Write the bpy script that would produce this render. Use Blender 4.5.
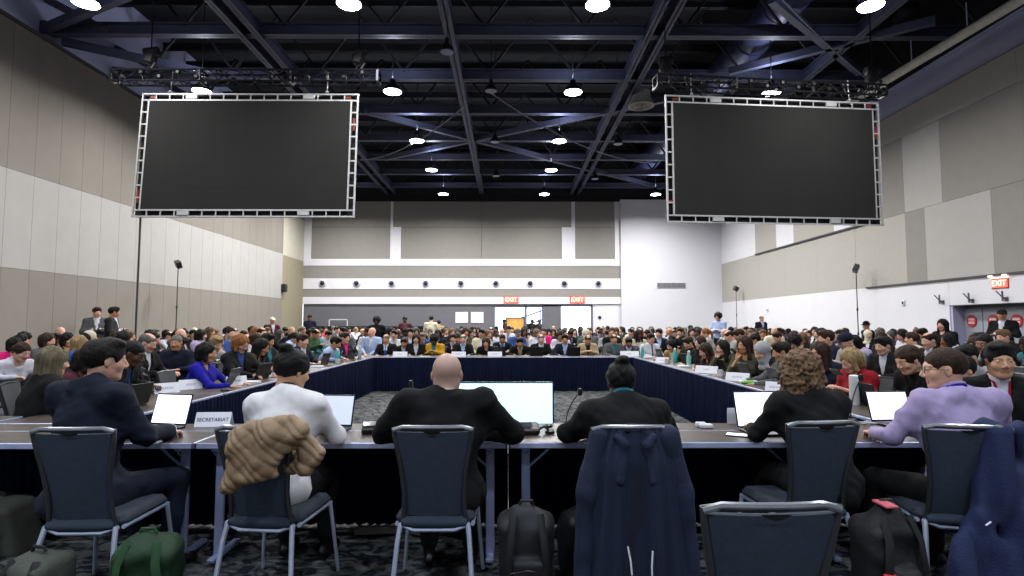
import bpy, math, random
import numpy as np
from mathutils import Matrix, Vector
PI = math.pi
rnd = random.Random(11)
sc = bpy.context.scene
for o in list(bpy.data.objects):
    bpy.data.objects.remove(o, do_unlink=True)
COL = sc.collection

# ------------------------------------------------------------ camera, world, exposure, lamps
FOC = 569.0
EYE = 1.48
PITCH = math.atan(36 / FOC)
YAW = math.atan(4 / FOC)
cd = bpy.data.cameras.new('camera')
cam = bpy.data.objects.new('camera', cd)
COL.objects.link(cam)
cam.location = (0, 0, EYE)
cam.rotation_euler = (PI / 2 + PITCH, 0, -YAW)
cd.sensor_width = 36
cd.lens = 36 * FOC / 1024
cd.clip_end = 200
sc.camera = cam
sc.view_settings.view_transform = 'Standard'
sc.view_settings.look = 'None'
sc.view_settings.gamma = 1
sc.view_settings.exposure = 0.0
sc.view_settings.use_curve_mapping = False
w = bpy.data.worlds.new('daylight')
sc.world = w
w.use_nodes = True
w.node_tree.nodes['Background'].inputs[0].default_value = (0.86, 0.93, 1, 1)
w.node_tree.nodes['Background'].inputs[1].default_value = 3.0
LAMP_W = (430.0, 380.0, 320.0, 235.0, 165.0, 145.0, 130.0, 220.0)   # per row, weaker towards the camera; last two unseen, added as cool foreground fill
UP_W = 44.0
LAMP_COLOUR = (1.0, 0.97, 0.94)
LAMP_X = (-8.6, -3.25, 1.83, 7.45)
LAMP_Y = (28.3, 23.8, 19.95, 15.65, 11.25, 6.9, 2.4, -2.2)
LAMP_Z = 8.0


def ray(x, y):
    v = Vector(((x - 512) / FOC, 1, -(y - 288) / FOC))
    v = Matrix.Rotation(PITCH, 3, 'X') @ v
    return Matrix.Rotation(-YAW, 3, 'Z') @ v


def at_y(x, y, Y):
    r = ray(x, y)
    return Vector((0, 0, EYE)) + r * (Y / r.y)


def at_z(x, y, Z):
    r = ray(x, y)
    return Vector((0, 0, EYE)) + r * ((Z - EYE) / r.z)


def at_x(x, y, X):
    r = ray(x, y)
    return Vector((0, 0, EYE)) + r * (X / r.x)


# ------------------------------------------------------------ materials
def srgb(c):
    if isinstance(c, str):
        c = c.lstrip('#')
        c = [int(c[i:i + 2], 16) / 255 for i in (0, 2, 4)]
        c = [x / 12.92 if x <= .04045 else ((x + .055) / 1.055) ** 2.4 for x in c]
    return tuple(c)


def nd(nt, kind, **kw):
    n = nt.nodes.new(kind)
    for k, v in kw.items():
        setattr(n, k, v)
    return n


MATS = {}


def mat(name, col='#808080', rough=.6, metal=0, vary=.12, scale=8.0, bump=0.0, bscale=60.0, emit=0, stretch=None, spec=.5, col2=None, sheen=0):
    """one procedural material: base colour mottled by noise, optional noise bump"""
    if name in MATS:
        return MATS[name]
    m = bpy.data.materials.new(name)
    m.use_nodes = True
    nt = m.node_tree
    b = nt.nodes['Principled BSDF']
    c = srgb(col)
    b.inputs['Roughness'].default_value = rough
    b.inputs['Metallic'].default_value = metal
    b.inputs['Specular IOR Level'].default_value = spec
    if sheen:
        b.inputs['Sheen Weight'].default_value = sheen
    tc = nd(nt, 'ShaderNodeTexCoord')
    mp = nd(nt, 'ShaderNodeMapping')
    nt.links.new(tc.outputs['Object'], mp.inputs['Vector'])
    if stretch:
        mp.inputs['Scale'].default_value = stretch
    nz = nd(nt, 'ShaderNodeTexNoise')
    nz.inputs['Scale'].default_value = scale
    nz.inputs['Detail'].default_value = 4
    nt.links.new(mp.outputs[0], nz.inputs['Vector'])
    cr = nd(nt, 'ShaderNodeMapRange')
    cr.inputs['From Min'].default_value = .3
    cr.inputs['From Max'].default_value = .7
    nt.links.new(nz.outputs['Fac'], cr.inputs['Value'])
    mx = nd(nt, 'ShaderNodeMix', data_type='RGBA')
    lo = [x * (1 - vary) for x in c] + [1]
    hi = [min(1, x * (1 + vary)) for x in c] + [1]
    if col2:
        hi = list(srgb(col2)) + [1]
    mx.inputs[6].default_value = lo
    mx.inputs[7].default_value = hi
    nt.links.new(cr.outputs[0], mx.inputs[0])
    nt.links.new(mx.outputs[2], b.inputs['Base Color'])
    if bump:
        n2 = nd(nt, 'ShaderNodeTexNoise')
        n2.inputs['Scale'].default_value = bscale
        n2.inputs['Detail'].default_value = 3
        nt.links.new(mp.outputs[0], n2.inputs['Vector'])
        bp = nd(nt, 'ShaderNodeBump')
        bp.inputs['Strength'].default_value = bump
        bp.inputs['Distance'].default_value = .02
        nt.links.new(n2.outputs['Fac'], bp.inputs['Height'])
        nt.links.new(bp.outputs[0], b.inputs['Normal'])
    if emit:
        b.inputs['Emission Color'].default_value = list(c) + [1]
        b.inputs['Emission Strength'].default_value = emit
    MATS[name] = m
    return m


# ------------------------------------------------------------ object helpers
def tag(o, label=None, cat=None, group=None, kind=None):
    if label:
        o['label'] = label
    if cat:
        o['category'] = cat
    if group:
        o['group'] = group
    if kind:
        o['kind'] = kind
    return o


def link(o, parent=None):
    COL.objects.link(o)
    if parent:
        o.parent = parent
    return o


def empty(name, loc=(0, 0, 0), rz=0, label=None, cat=None, group=None, kind=None):
    o = bpy.data.objects.new(name, None)
    o.empty_display_size = .1
    o.location = loc
    o.rotation_euler = (0, 0, rz)
    link(o)
    return tag(o, label, cat, group, kind)


def mesh_of(name, V, F, mats, mi=None, smooth=True, angle=None):
    me = bpy.data.meshes.new(name)
    me.from_pydata([tuple(v) for v in V], [], [tuple(f) for f in F])
    for m in mats:
        me.materials.append(m)
    if mi is not None:
        me.polygons.foreach_set('material_index', np.asarray(mi, dtype=np.int32))
    if smooth:
        me.polygons.foreach_set('use_smooth', np.ones(len(me.polygons), dtype=bool))
        if angle:
            me.set_sharp_from_angle(angle=math.radians(angle))
    me.update()
    return me


class MB:
    """collects shapes into one mesh"""
    def __init__(s):
        s.V = []
        s.F = []
        s.M = []
        s.cur = 0

    def m(s, i):
        s.cur = i
        return s

    def add(s, V, F):
        n = len(s.V)
        s.V += [Vector(v) for v in V]
        for f in F:
            s.F.append([i + n for i in f])
            s.M.append(s.cur)

    def box(s, c, d, R=None, ch=0):
        x, y, z = (d[0] / 2, d[1] / 2, d[2] / 2)
        if ch:
            ch = min(ch, x * .9, y * .9, z * .9)
            V = []
            for sx in (-1, 1):
                for sy in (-1, 1):
                    for sz in (-1, 1):
                        V += [(sx * x, sy * (y - ch), sz * (z - ch)), (sx * (x - ch), sy * y, sz * (z - ch)), (sx * (x - ch), sy * (y - ch), sz * z)]
            idx = {}
            k = 0
            for a in (0, 1):
                for b in (0, 1):
                    for c_ in (0, 1):
                        for t in range(3):
                            idx[(a, b, c_, t)] = k
                            k += 1
            q = lambda *L: [idx[l] for l in L]
            F = []
            for a in (0, 1):
                F.append(q((a, 0, 0, 0), (a, 1, 0, 0), (a, 1, 1, 0), (a, 0, 1, 0)))
                F.append(q((0, a, 0, 1), (1, a, 0, 1), (1, a, 1, 1), (0, a, 1, 1)))
                F.append(q((0, 0, a, 2), (1, 0, a, 2), (1, 1, a, 2), (0, 1, a, 2)))
                for b in (0, 1):
                    F.append(q((a, b, 0, 0), (a, b, 1, 0), (a, b, 1, 1), (a, b, 0, 1)))
                    F.append(q((a, 0, b, 0), (a, 1, b, 0), (a, 1, b, 2), (a, 0, b, 2)))
                    F.append(q((0, a, b, 1), (1, a, b, 1), (1, a, b, 2), (0, a, b, 2)))
                    for c_ in (0, 1):
                        F.append(q((a, b, c_, 0), (a, b, c_, 1), (a, b, c_, 2)))
        else:
            V = [(-x, -y, -z), (x, -y, -z), (x, y, -z), (-x, y, -z), (-x, -y, z), (x, -y, z), (x, y, z), (-x, y, z)]
            F = [(0, 3, 2, 1), (4, 5, 6, 7), (0, 1, 5, 4), (1, 2, 6, 5), (2, 3, 7, 6), (3, 0, 4, 7)]
        V = [Vector(v) for v in V]
        if R is not None:
            V = [R @ v for v in V]
        c = Vector(c)
        s.add([v + c for v in V], F)
        return s

    def span(s, a, b, ch=0):
        a, b = Vector(a), Vector(b)
        return s.box((a + b) / 2, [abs(t) for t in (b - a)], ch=ch)

    def bar(s, a, b, w_, h_=None, up=(0, 0, 1)):
        """rectangular bar from a to b"""
        a, b = Vector(a), Vector(b)
        h_ = h_ or w_
        d = (b - a)
        L = d.length
        d.normalize()
        up = Vector(up)
        if abs(d.dot(up)) > .98:
            up = Vector((0, 1, 0))
        x = d.cross(up).normalized()
        z = x.cross(d)
        R = Matrix((x, d, z)).transposed()
        return s.box((a + b) / 2, (w_, L, h_), R)

    def tube(s, P, r, n=8, cap=True, flat=None):
        P = [Vector(p) for p in P]
        rr = r if isinstance(r, (list, tuple)) else [r] * len(P)
        V = []
        ref = None
        for i, p in enumerate(P):
            d = (P[min(i + 1, len(P) - 1)] - P[max(i - 1, 0)])
            if d.length < 1e-9:
                d = Vector((0, 0, 1))
            d.normalize()
            if ref is None:
                ref = Vector((0, 0, 1)) if abs(d.z) < .9 else Vector((1, 0, 0))
            x = d.cross(ref).normalized()
            y = x.cross(d).normalized()
            ref = y
            for k in range(n):
                a = 2 * PI * k / n
                V.append(p + (x * math.cos(a) + y * math.sin(a) * (flat or 1)) * rr[i])
        F = []
        for i in range(len(P) - 1):
            for k in range(n):
                a, b = i * n + k, i * n + (k + 1) % n
                F.append((a, b, b + n, a + n))
        if cap:
            F.append(tuple(range(n))[::-1])
            F.append(tuple(range((len(P) - 1) * n, len(P) * n)))
        s.add(V, F)
        return s

    def lathe(s, prof, c=(0, 0, 0), n=20, R=None):
        """prof: list of (r, z)"""
        c = Vector(c)
        V = []
        for r, z in prof:
            for k in range(n):
                a = 2 * PI * k / n
                v = Vector((r * math.cos(a), r * math.sin(a), z))
                V.append((R @ v if R is not None else v) + c)
        F = []
        for i in range(len(prof) - 1):
            for k in range(n):
                a, b = i * n + k, i * n + (k + 1) % n
                F.append((a, b, b + n, a + n))
        if prof[0][0] > 1e-6:
            F.append(tuple(range(n))[::-1])
        if prof[-1][0] > 1e-6:
            F.append(tuple(range((len(prof) - 1) * n, len(prof) * n)))
        s.add(V, F)
        return s

    def grid(s, f, nu, nv, closed_u=False):
        V = [f(i / (nu if closed_u else nu - 1), j / (nv - 1)) for j in range(nv) for i in range(nu)]
        F = []
        for j in range(nv - 1):
            for i in range(nu if closed_u else nu - 1):
                a, b = j * nu + i, j * nu + (i + 1) % nu
                F.append((a, b, b + nu, a + nu))
        s.add(V, F)
        return s

    def obj(s, name, mats, parent=None, loc=None, rz=None, angle=35, smooth=True):
        if not isinstance(mats, (list, tuple)):
            mats = [mats]
        me = mesh_of(name, s.V, s.F, mats, s.M, smooth, angle)
        o = bpy.data.objects.new(name, me)
        link(o, parent)
        if loc is not None:
            o.location = loc
        if rz is not None:
            o.rotation_euler = (0, 0, rz)
        return o


def clone(root, loc, rz=None, label=None, group=None):
    """a copy of a thing with its parts and sub-parts, sharing mesh data"""
    r = root.copy()
    COL.objects.link(r)
    r.location = loc
    if rz is not None:
        r.rotation_euler = (0, 0, rz)
    if label:
        r['label'] = label
    if group:
        r['group'] = group
    for ch in list(root.children):
        c = ch.copy()
        COL.objects.link(c)
        c.parent = r
        for g in list(ch.children):
            d = g.copy()
            COL.objects.link(d)
            d.parent = c
    return r


ORD = ('first', 'second', 'third', 'fourth', 'fifth', 'sixth', 'seventh', 'eighth', 'ninth', 'tenth', 'eleventh', 'twelfth', 'thirteenth',
       'fourteenth', 'fifteenth', 'sixteenth', 'seventeenth', 'eighteenth', 'nineteenth', 'twentieth')


def nth(i):
    if i < 20:
        return ORD[i]
    t = ('twenty', 'thirty', 'forty')[(i + 1) // 10 - 2]
    r = (i + 1) % 10
    return t + '-' + ORD[r - 1] if r else {20: 'twentieth', 30: 'thirtieth', 40: 'fortieth'}[i + 1]
# ------------------------------------------------------------ smooth implicit shapes turned into meshes
class Field:
    def __init__(s):
        s.P = []

    def cap(s, a, b, ra, rb=None, k=.03, lab=0, flat=None, op='+'):
        a, b = np.array(a, float), np.array(b, float)
        rb = ra if rb is None else rb
        r = max(ra, rb)
        s.P.append(('c', (a, b, ra, rb, flat), np.minimum(a, b) - r, np.maximum(a, b) + r, k, lab, op))
        return s

    def ell(s, c, r, R=None, k=.03, lab=0, op='+'):
        c, r = np.array(c, float), np.array(r, float)
        R = np.eye(3) if R is None else np.array(R, float)
        m = r.max() if R is not None else r
        s.P.append(('e', (c, r, R), c - m, c + m, k, lab, op))
        return s

    def box(s, c, h, rad=.01, R=None, k=.02, lab=0, op='+'):
        c, h = np.array(c, float), np.array(h, float)
        R = np.eye(3) if R is None else np.array(R, float)
        m = np.linalg.norm(h) + rad
        if np.allclose(R, np.eye(3)):
            m = h + rad
        s.P.append(('b', (c, h, rad, R), c - m, c + m, k, lab, op))
        return s

    def clear(s, what, val):
        """cut away everything beyond an axis plane: what 'z<' removes z < val"""
        s.P.append(('p', (what, val), None, None, .004, 0, '-'))
        return s

    @staticmethod
    def dist(kind, prm, X, Y, Z):
        if kind == 'c':
            a, b, ra, rb, flat = prm
            ab = b - a
            L2 = max(float(ab @ ab), 1e-12)
            px, py, pz = X - a[0], Y - a[1], Z - a[2]
            t = np.clip((px * ab[0] + py * ab[1] + pz * ab[2]) / L2, 0, 1)
            qx, qy, qz = px - t * ab[0], py - t * ab[1], pz - t * ab[2]
            if flat is not None:
                n, f = flat
                g = (qx * n[0] + qy * n[1] + qz * n[2]) * (1 / f - 1)
                qx, qy, qz = qx + n[0] * g, qy + n[1] * g, qz + n[2] * g
            return np.sqrt(qx * qx + qy * qy + qz * qz) - (ra + (rb - ra) * t)
        if kind == 'p':
            what, v = prm
            A = {'x': X, 'y': Y, 'z': Z}[what[0]]
            return (A - v) if what[1] == '<' else (v - A)
        if kind == 'w':
            N_, lt, fw_, up_, w0, sl = prm
            px, py, pz = X - N_[0], Y - N_[1], Z - N_[2]
            l_ = np.abs(px * lt[0] + py * lt[1] + pz * lt[2])
            f_ = px * fw_[0] + py * fw_[1] + pz * fw_[2]
            h_ = -(px * up_[0] + py * up_[1] + pz * up_[2])
            return np.maximum(np.maximum(l_ - (w0 - sl * h_), .015 - f_), -.10 - h_)
        c, r, R = (prm[0], prm[1], prm[-1])
        px, py, pz = X - c[0], Y - c[1], Z - c[2]
        q = [px * R[0][i] + py * R[1][i] + pz * R[2][i] for i in range(3)]
        if kind == 'e':
            q = [q[i] / r[i] for i in range(3)]
            k0 = np.sqrt(q[0] ** 2 + q[1] ** 2 + q[2] ** 2) + 1e-9
            k1 = np.sqrt((q[0] / r[0]) ** 2 + (q[1] / r[1]) ** 2 + (q[2] / r[2]) ** 2) + 1e-9
            return k0 * (k0 - 1) / k1
        rad = prm[2]
        d = [np.abs(q[i]) - r[i] for i in range(3)]
        return np.sqrt(sum(np.maximum(t, 0) ** 2 for t in d)) + np.minimum(np.maximum(np.maximum(d[0], d[1]), d[2]), 0) - rad

    def mesh(s, res, noise=None):
        U = [p for p in s.P if p[6] == '+']
        lo = np.min([p[2] for p in U], 0) - 3 * res - .015
        hi = np.max([p[3] for p in U], 0) + 3 * res + .015
        n = np.ceil((hi - lo) / res).astype(int) + 1
        ax = [lo[i] + res * np.arange(n[i]) for i in range(3)]
        D = np.full(n, 1.0, dtype=np.float32)
        for kind, prm, a, b, k, lab, op in s.P:
            if kind == 'p':
                sl = [slice(None)] * 3
            else:
                mg = k + 2.5 * res + .02
                i0 = np.clip(np.floor((a - mg - lo) / res).astype(int), 0, n)
                i1 = np.clip(np.ceil((b + mg - lo) / res).astype(int) + 1, 0, n)
                sl = [slice(i0[i], i1[i]) for i in range(3)]
            X, Y, Z = np.meshgrid(ax[0][sl[0]], ax[1][sl[1]], ax[2][sl[2]], indexing='ij', sparse=True)
            d = s.dist(kind, prm, X, Y, Z)
            o = D[tuple(sl)]
            if op == '+':
                h = np.maximum(k - np.abs(o - d), 0) / max(k, 1e-6)
                D[tuple(sl)] = np.minimum(o, d) - h * h * k / 4
            else:
                h = np.maximum(k - np.abs(o + d), 0) / max(k, 1e-6)
                D[tuple(sl)] = np.maximum(o, -d) + h * h * k / 4
        if noise is not None:
            X, Y, Z = np.meshgrid(*ax, indexing='ij', sparse=True)
            D = D + noise(X, Y, Z)
        V, F = nets(D, lo, res)
        labs = sorted({p[5] for p in U})
        if len(labs) > 1:
            best = np.full(len(V), 9.0)
            L = np.zeros(len(V), int)
            for kind, prm, a, b, k, lab, op in U:
                d = s.dist(kind, prm, V[:, 0], V[:, 1], V[:, 2])
                m = d < best
                best[m] = d[m]
                L[m] = lab
        else:
            L = np.full(len(V), labs[0])
        return V, F, L


def nets(D, lo, res):
    """surface nets"""
    S = D < 0
    n = np.array(D.shape) - 1
    c = [(i, j, k) for i in (0, 1) for j in (0, 1) for k in (0, 1)]
    sub = lambda A, o: A[o[0]:o[0] + n[0], o[1]:o[1] + n[1], o[2]:o[2] + n[2]]
    cnt = sum(sub(S, o).astype(np.int8) for o in c)
    act = (cnt > 0) & (cnt < 8)
    idx = -np.ones(act.shape, dtype=np.int64)
    I = np.argwhere(act)
    idx[act] = np.arange(len(I))
    val = {o: D[I[:, 0] + o[0], I[:, 1] + o[1], I[:, 2] + o[2]].astype(float) for o in c}
    acc = np.zeros((len(I), 3))
    num = np.zeros(len(I))
    for a in c:
        for ax in range(3):
            if a[ax] == 0:
                b = list(a)
                b[ax] = 1
                b = tuple(b)
                va, vb = val[a], val[b]
                m = (va < 0) != (vb < 0)
                t = np.where(m, va / np.where(m, va - vb, 1), 0)
                p = np.array(a, float)[None, :].repeat(len(I), 0)
                p[:, ax] = t
                acc[m] += p[m]
                num[m] += 1
    V = lo + res * (I + acc / num[:, None])
    F = []
    for ax in range(3):
        o1, o2 = [(1, 2), (2, 0), (0, 1)][ax]
        a = [slice(1, -1)] * 3
        a[ax] = slice(0, -1)
        b = [slice(1, -1)] * 3
        b[ax] = slice(1, None)
        A, B = S[tuple(a)], S[tuple(b)]
        for flag in (True, False):
            E = np.argwhere((A != B) & (A == flag))
            if not len(E):
                continue
            E = E + 1
            E[:, ax] -= 1
            q = []
            for d1, d2 in ((0, 0), (1, 0), (1, 1), (0, 1)):
                G = E.copy()
                G[:, o1] -= d1
                G[:, o2] -= d2
                q.append(idx[G[:, 0], G[:, 1], G[:, 2]])
            q = np.stack(q, 1)
            q = q[(q >= 0).all(1)]
            F.append(q if flag else q[:, ::-1])
    F = np.concatenate(F) if F else np.zeros((0, 4), int)
    return V, F, 


def np_mesh(name, V, F, mats, mi=None):
    me = bpy.data.meshes.new(name)
    V = np.asarray(V, dtype=np.float32)
    F = np.asarray(F, dtype=np.int32)
    me.vertices.add(len(V))
    me.vertices.foreach_set('co', V.ravel())
    me.loops.add(F.size)
    me.loops.foreach_set('vertex_index', F.ravel())
    me.polygons.add(len(F))
    me.polygons.foreach_set('loop_start', np.arange(0, F.size, 4, dtype=np.int32))
    for m in mats:
        me.materials.append(m)
    if mi is not None:
        me.polygons.foreach_set('material_index', np.asarray(mi, dtype=np.int32))
    me.polygons.foreach_set('use_smooth', np.ones(len(F), dtype=bool))
    me.update(calc_edges=True)
    return me


def wob(amp, f=14.0, seed=0, sx=1, sy=1, sz=1):
    r = random.Random(seed)
    W = [(r.uniform(-1, 1) * f * sx, r.uniform(-1, 1) * f * sy, r.uniform(-1, 1) * f * sz, r.uniform(0, 6.28)) for _ in range(7)]

    def fn(X, Y, Z):
        t = 0
        for i, (a, b, c, p) in enumerate(W):
            t = t + np.sin(a * X + b * Y + c * Z + p + 1.3 * np.sin(W[i - 1][1] * X + W[i - 1][2] * Z + p))
        return (amp / 2.6) * t
    return fn


def field_obj(fl, name, res, mats, parent=None, noise=None, loc=None, rz=None):
    V, F, L = fl.mesh(res, noise)
    mats = mats if isinstance(mats, (list, tuple)) else [mats]
    mi = L[F].min(1) if len(mats) > 1 else None
    o = bpy.data.objects.new(name, np_mesh(name, V, F, mats, mi))
    link(o, parent)
    if loc is not None:
        o.location = loc
    if rz is not None:
        o.rotation_euler = (0, 0, rz)
    return o


# ------------------------------------------------------------ people
def head_field(kind='m', fat=0.0, coarse=False):
    f = Field()
    w_ = 1.0 if kind == 'm' else .95
    f.ell((0, -.014, .030), (.076 * w_ + fat * .5, .096, .089), k=.02)
    f.ell((0, .018, -.035), (.057 * w_ + fat, .068, .076), k=.03)
    f.ell((0, .058, -.094), (.024 + fat * .5, .020, .018), k=.03)
    for s in (-1, 1):
        f.cap((s * .048, -.012, -.05), (s * .024, .045, -.088), .014 + fat * .5, .012, k=.03)
        f.ell((s * .036, .053, -.026), (.022, .022, .02), k=.03)
        f.cap((s * .014, .079, .025), (s * .045, .066, .024), .009, .007, k=.015)
    f.cap((0, .084, .012), (0, .104, -.026), .0075, .0105, k=.012)
    for s in (-1, 1):
        f.ell((s * .0115, .094, -.034), (.009, .011, .008), k=.008)
        if not coarse:
            f.ell((s * .031, .098, .004), (.017, .015, .010), k=.012, op='-')
        f.ell((s * .031, .0730, .004), (.0150, .0120, .0125), k=.004)
        f.ell((s * .031, .0740, .0025), (.0115, .0120, .0068), k=.001, lab=1)
        f.ell((s * .031, .0805, .003), (.0050, .0065, .0050), k=.001, lab=2)
        f.cap((s * .016, .084, .026), (s * .045, .0705, .026), .0030, .0022, k=.004, lab=4)
        f.ell((s * .078 * w_ + s * fat * .4, -.008, -.006), (.008, .016, .027), [[1, s * -.35, 0], [s * .35, 1, 0], [0, 0, 1]], k=.012)
        f.ell((s * .087 * w_ + s * fat * .4, -.003, -.002), (.005, .008, .015), k=.006, op='-')
    f.cap((-.020, .0795, -.060), (.020, .0785, -.060), .0030, k=.006, lab=3)
    f.cap((-.018, .0780, -.068), (.018, .0770, -.067), .0034, k=.006, lab=3)
    f.cap((0, -.025, -.055), (0, -.042, -.155), .050 * w_ + fat, .055 * w_ + fat, k=.035)
    return f


def hair_field(style):
    f = Field()
    nz = None
    res = .006
    face = dict(c=(0, .115, -.052), r=(.074, .098, .098))
    if style in ('short', 'crop', 'side', 'thin'):
        t = {'short': .012, 'crop': .004, 'side': .011, 'thin': .005}[style]
        f.ell((0, -.018, .034), (.077 + t, .099 + t, .087 + t), k=.01)
        if style in ('short', 'side'):
            f.ell((.01, .050, .100), (.058, .040, .020), k=.04)
        f.ell((0, .117, -.045), (.080, .092, .098), k=.012, op='-')
        for s in (-1, 1):
            f.ell((s * .09, .012, -.012), (.035, .028, .04), k=.01, op='-')
        f.ell((0, .0, -.125), (.12, .15, .078), k=.012, op='-')
        if style == 'thin':
            f.ell((0, .03, .13), (.055, .10, .05), k=.01, op='-')
        n1, n2 = wob(.0022, 60, 3, 1, 1, .5), wob(.0014, 150, 5)
        nz = (lambda X, Y, Z: n1(X, Y, Z) + n2(X, Y, Z)) if style != 'crop' else wob(.001, 120, 5)
    elif style in ('long', 'bob', 'wavy', 'curly'):
        L = {'long': -.27, 'bob': -.10, 'wavy': -.24, 'curly': -.29}[style]
        wd = {'long': .070, 'bob': .082, 'wavy': .085, 'curly': .098}[style]
        f.ell((0, -.018, .036), (.091, .108, .096), k=.01)
        f.cap((-wd * .62, -.035, .02), (-wd * .75, -.055, L + .04), .046, .034, k=.05)
        f.cap((wd * .62, -.035, .02), (wd * .75, -.055, L + .04), .046, .034, k=.05)
        f.cap((0, -.065, .02), (0, -.085, L + .03), .055, .042, k=.05)
        for s in (-1, 1):
            f.cap((s * .072, .012, .02), (s * (.07 + .012), .03, L * .75), .02, .022, k=.03)
        if style == 'curly':
            f.ell((0, -.03, -.05), (.118, .10, .12), k=.04)
        f.ell((0, .125, -.045), (.062, .098, .104), k=.012, op='-')
        f.ell((0, .10, -.20), (.055, .10, .10), k=.02, op='-')
        if style == 'curly':
            n1, n2 = wob(.006, 95, 3), wob(.006, 210, 4)
            nz = lambda X, Y, Z: n1(X, Y, Z) + n2(X, Y, Z)
        else:
            n1 = wob(.006, 80, 8, 1, 1, .15)
            n2 = wob(.008, 30, 9, 1, 1, .6)
            nz = (lambda X, Y, Z: n1(X, Y, Z) + n2(X, Y, Z)) if style == 'wavy' else n1
    elif style == 'bun':
        f.ell((0, -.018, .034), (.088, .107, .094), k=.01)
        f.ell((0, -.075, .115), (.042, .042, .034), k=.012)
        f.ell((0, .117, -.045), (.076, .092, .098), k=.012, op='-')
        for s in (-1, 1):
            f.ell((s * .095, .012, -.02), (.03, .025, .036), k=.01, op='-')
        f.ell((0, .02, -.135), (.11, .15, .078), k=.012, op='-')
        n1 = wob(.003, 90, 8)
        nz = n1
    elif style == 'lowbun':
        f.ell((0, -.018, .034), (.086, .105, .092), k=.01)
        f.ell((0, -.118, -.01), (.036, .032, .034), k=.012)
        f.ell((0, .117, -.045), (.076, .092, .098), k=.012, op='-')
        f.ell((0, .03, -.135), (.11, .15, .082), k=.012, op='-')
        nz = wob(.003, 90, 8)
    elif style == 'tail':
        f.ell((0, -.018, .034), (.085, .104, .091), k=.01)
        f.cap((0, -.11, .05), (0, -.15, -.02), .026, .03, k=.02)
        f.cap((0, -.15, -.02), (0, -.13, -.19), .03, .014, k=.02)
        f.ell((0, .117, -.045), (.076, .092, .098), k=.012, op='-')
        f.ell((0, .03, -.135), (.09, .13, .082), k=.012, op='-')
        nz = wob(.004, 90, 8, 1, 1, .2)
    elif style == 'afro':
        f.ell((0, -.02, .04), (.115, .125, .115), k=.01)
        f.ell((0, .12, -.05), (.07, .095, .10), k=.012, op='-')
        f.ell((0, .03, -.16), (.11, .15, .082), k=.012, op='-')
        n1, n2 = wob(.008, 70, 3), wob(.005, 160, 4)
        nz = lambda X, Y, Z: n1(X, Y, Z) + n2(X, Y, Z)
    elif style == 'scarf':
        f.ell((0, -.018, .030), (.092, .110, .100), k=.01)
        f.ell((0, .0, -.10), (.080, .085, .09), k=.04)
        f.ell((0, -.01, -.19), (.14, .10, .06), k=.05)
        f.ell((0, .125, -.02), (.058, .08, .083), k=.012, op='-')
        nz = wob(.005, 30, 8)
    elif style == 'cap':
        f.ell((0, -.014, .048), (.088, .106, .082), k=.01)
        f.ell((0, .10, .048), (.066, .075, .010), k=.01)
        f.ell((0, .05, -.10), (.14, .20, .128), k=.01, op='-')
        nz = None
    elif style == 'hat':
        f.ell((0, -.01, .08), (.082, .095, .075), k=.01)
        f.ell((0, -.01, .045), (.135, .150, .010), k=.02)
        nz = None
    return f, res, nz


HS = 1.05
_HEAD, _HAIR, _HAND = {}, {}, {}


def head_data(kind, fat, res):
    key = (kind, fat, res)
    if key not in _HEAD:
        _HEAD[key] = head_field(kind, fat, res > .008).mesh(res)
    return _HEAD[key]


def hair_data(style, res=None):
    key = (style, res)
    if key not in _HAIR:
        f, r, nz = hair_field(style)
        _HAIR[key] = f.mesh(res or r, nz)
    return _HAIR[key]


def hand_data(curl, res):
    key = (curl, res)
    if key not in _HAND:
        f = Field()
        xs = (-.030, -.010, .010, .028)
        ln = (.066, .075, .070, .054)
        for x, L in zip(xs, ln):
            f.cap((x * .55, .0, -.002), (x, .085, 0), .0135, .0105, k=.012)
            a = np.array((x, .085, 0))
            dirs = [0.25 + curl * .5, .55 + curl * 1.1, .8 + curl * 1.5]
            seg = (.45, .32, .23)
            for q, (g, th) in enumerate(zip(seg, dirs)):
                b = a + L * g * np.array((x * .9, math.cos(th), -math.sin(th)))
                f.cap(a, b, .0092 - q * .0007, .0086 - q * .0008, k=.003)
                a = b
        f.cap((-.012, .018, -.006), (-.046, .050, -.016), .014, .0115, k=.012)
        f.cap((-.046, .050, -.016), (-.052, .082, -.026), .0105, .0085, k=.004)
        f.cap((0, -.035, 0), (0, .01, 0), .024, .022, k=.015, flat=((0, 0, 1), .75))
        _HAND[key] = f.mesh(res)
    return _HAND[key]


def rot3(yaw=0, pitch=0, roll=0):
    """yaw turns the face to the left (counter-clockwise from above), pitch bows it, roll tips it"""
    return np.array((Matrix.Rotation(yaw, 3, 'Z') @ Matrix.Rotation(-pitch, 3, 'X') @ Matrix.Rotation(roll, 3, 'Y')))


POSE = dict(P=(0, 0, .56), C=(0, .06, .87), N=(0, .11, 1.065), H=(0, .15, 1.20), yaw=0, pitch=.1, roll=0,
            Sl=(-.185, .09, 1.015), Sr=(.185, .09, 1.015), El=(-.26, .20, .80), Er=(.26, .20, .80), Wl=(-.15, .40, .80), Wr=(.15, .40, .80),
            Hl=(-.10, .02, .53), Hr=(.10, .02, .53), Kl=(-.13, .44, .53), Kr=(.13, .44, .53), Al=(-.13, .42, .09), Ar=(.13, .42, .09), curl=.3)


def pose(**kw):
    p = dict(POSE)
    p.update(kw)
    return p


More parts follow.
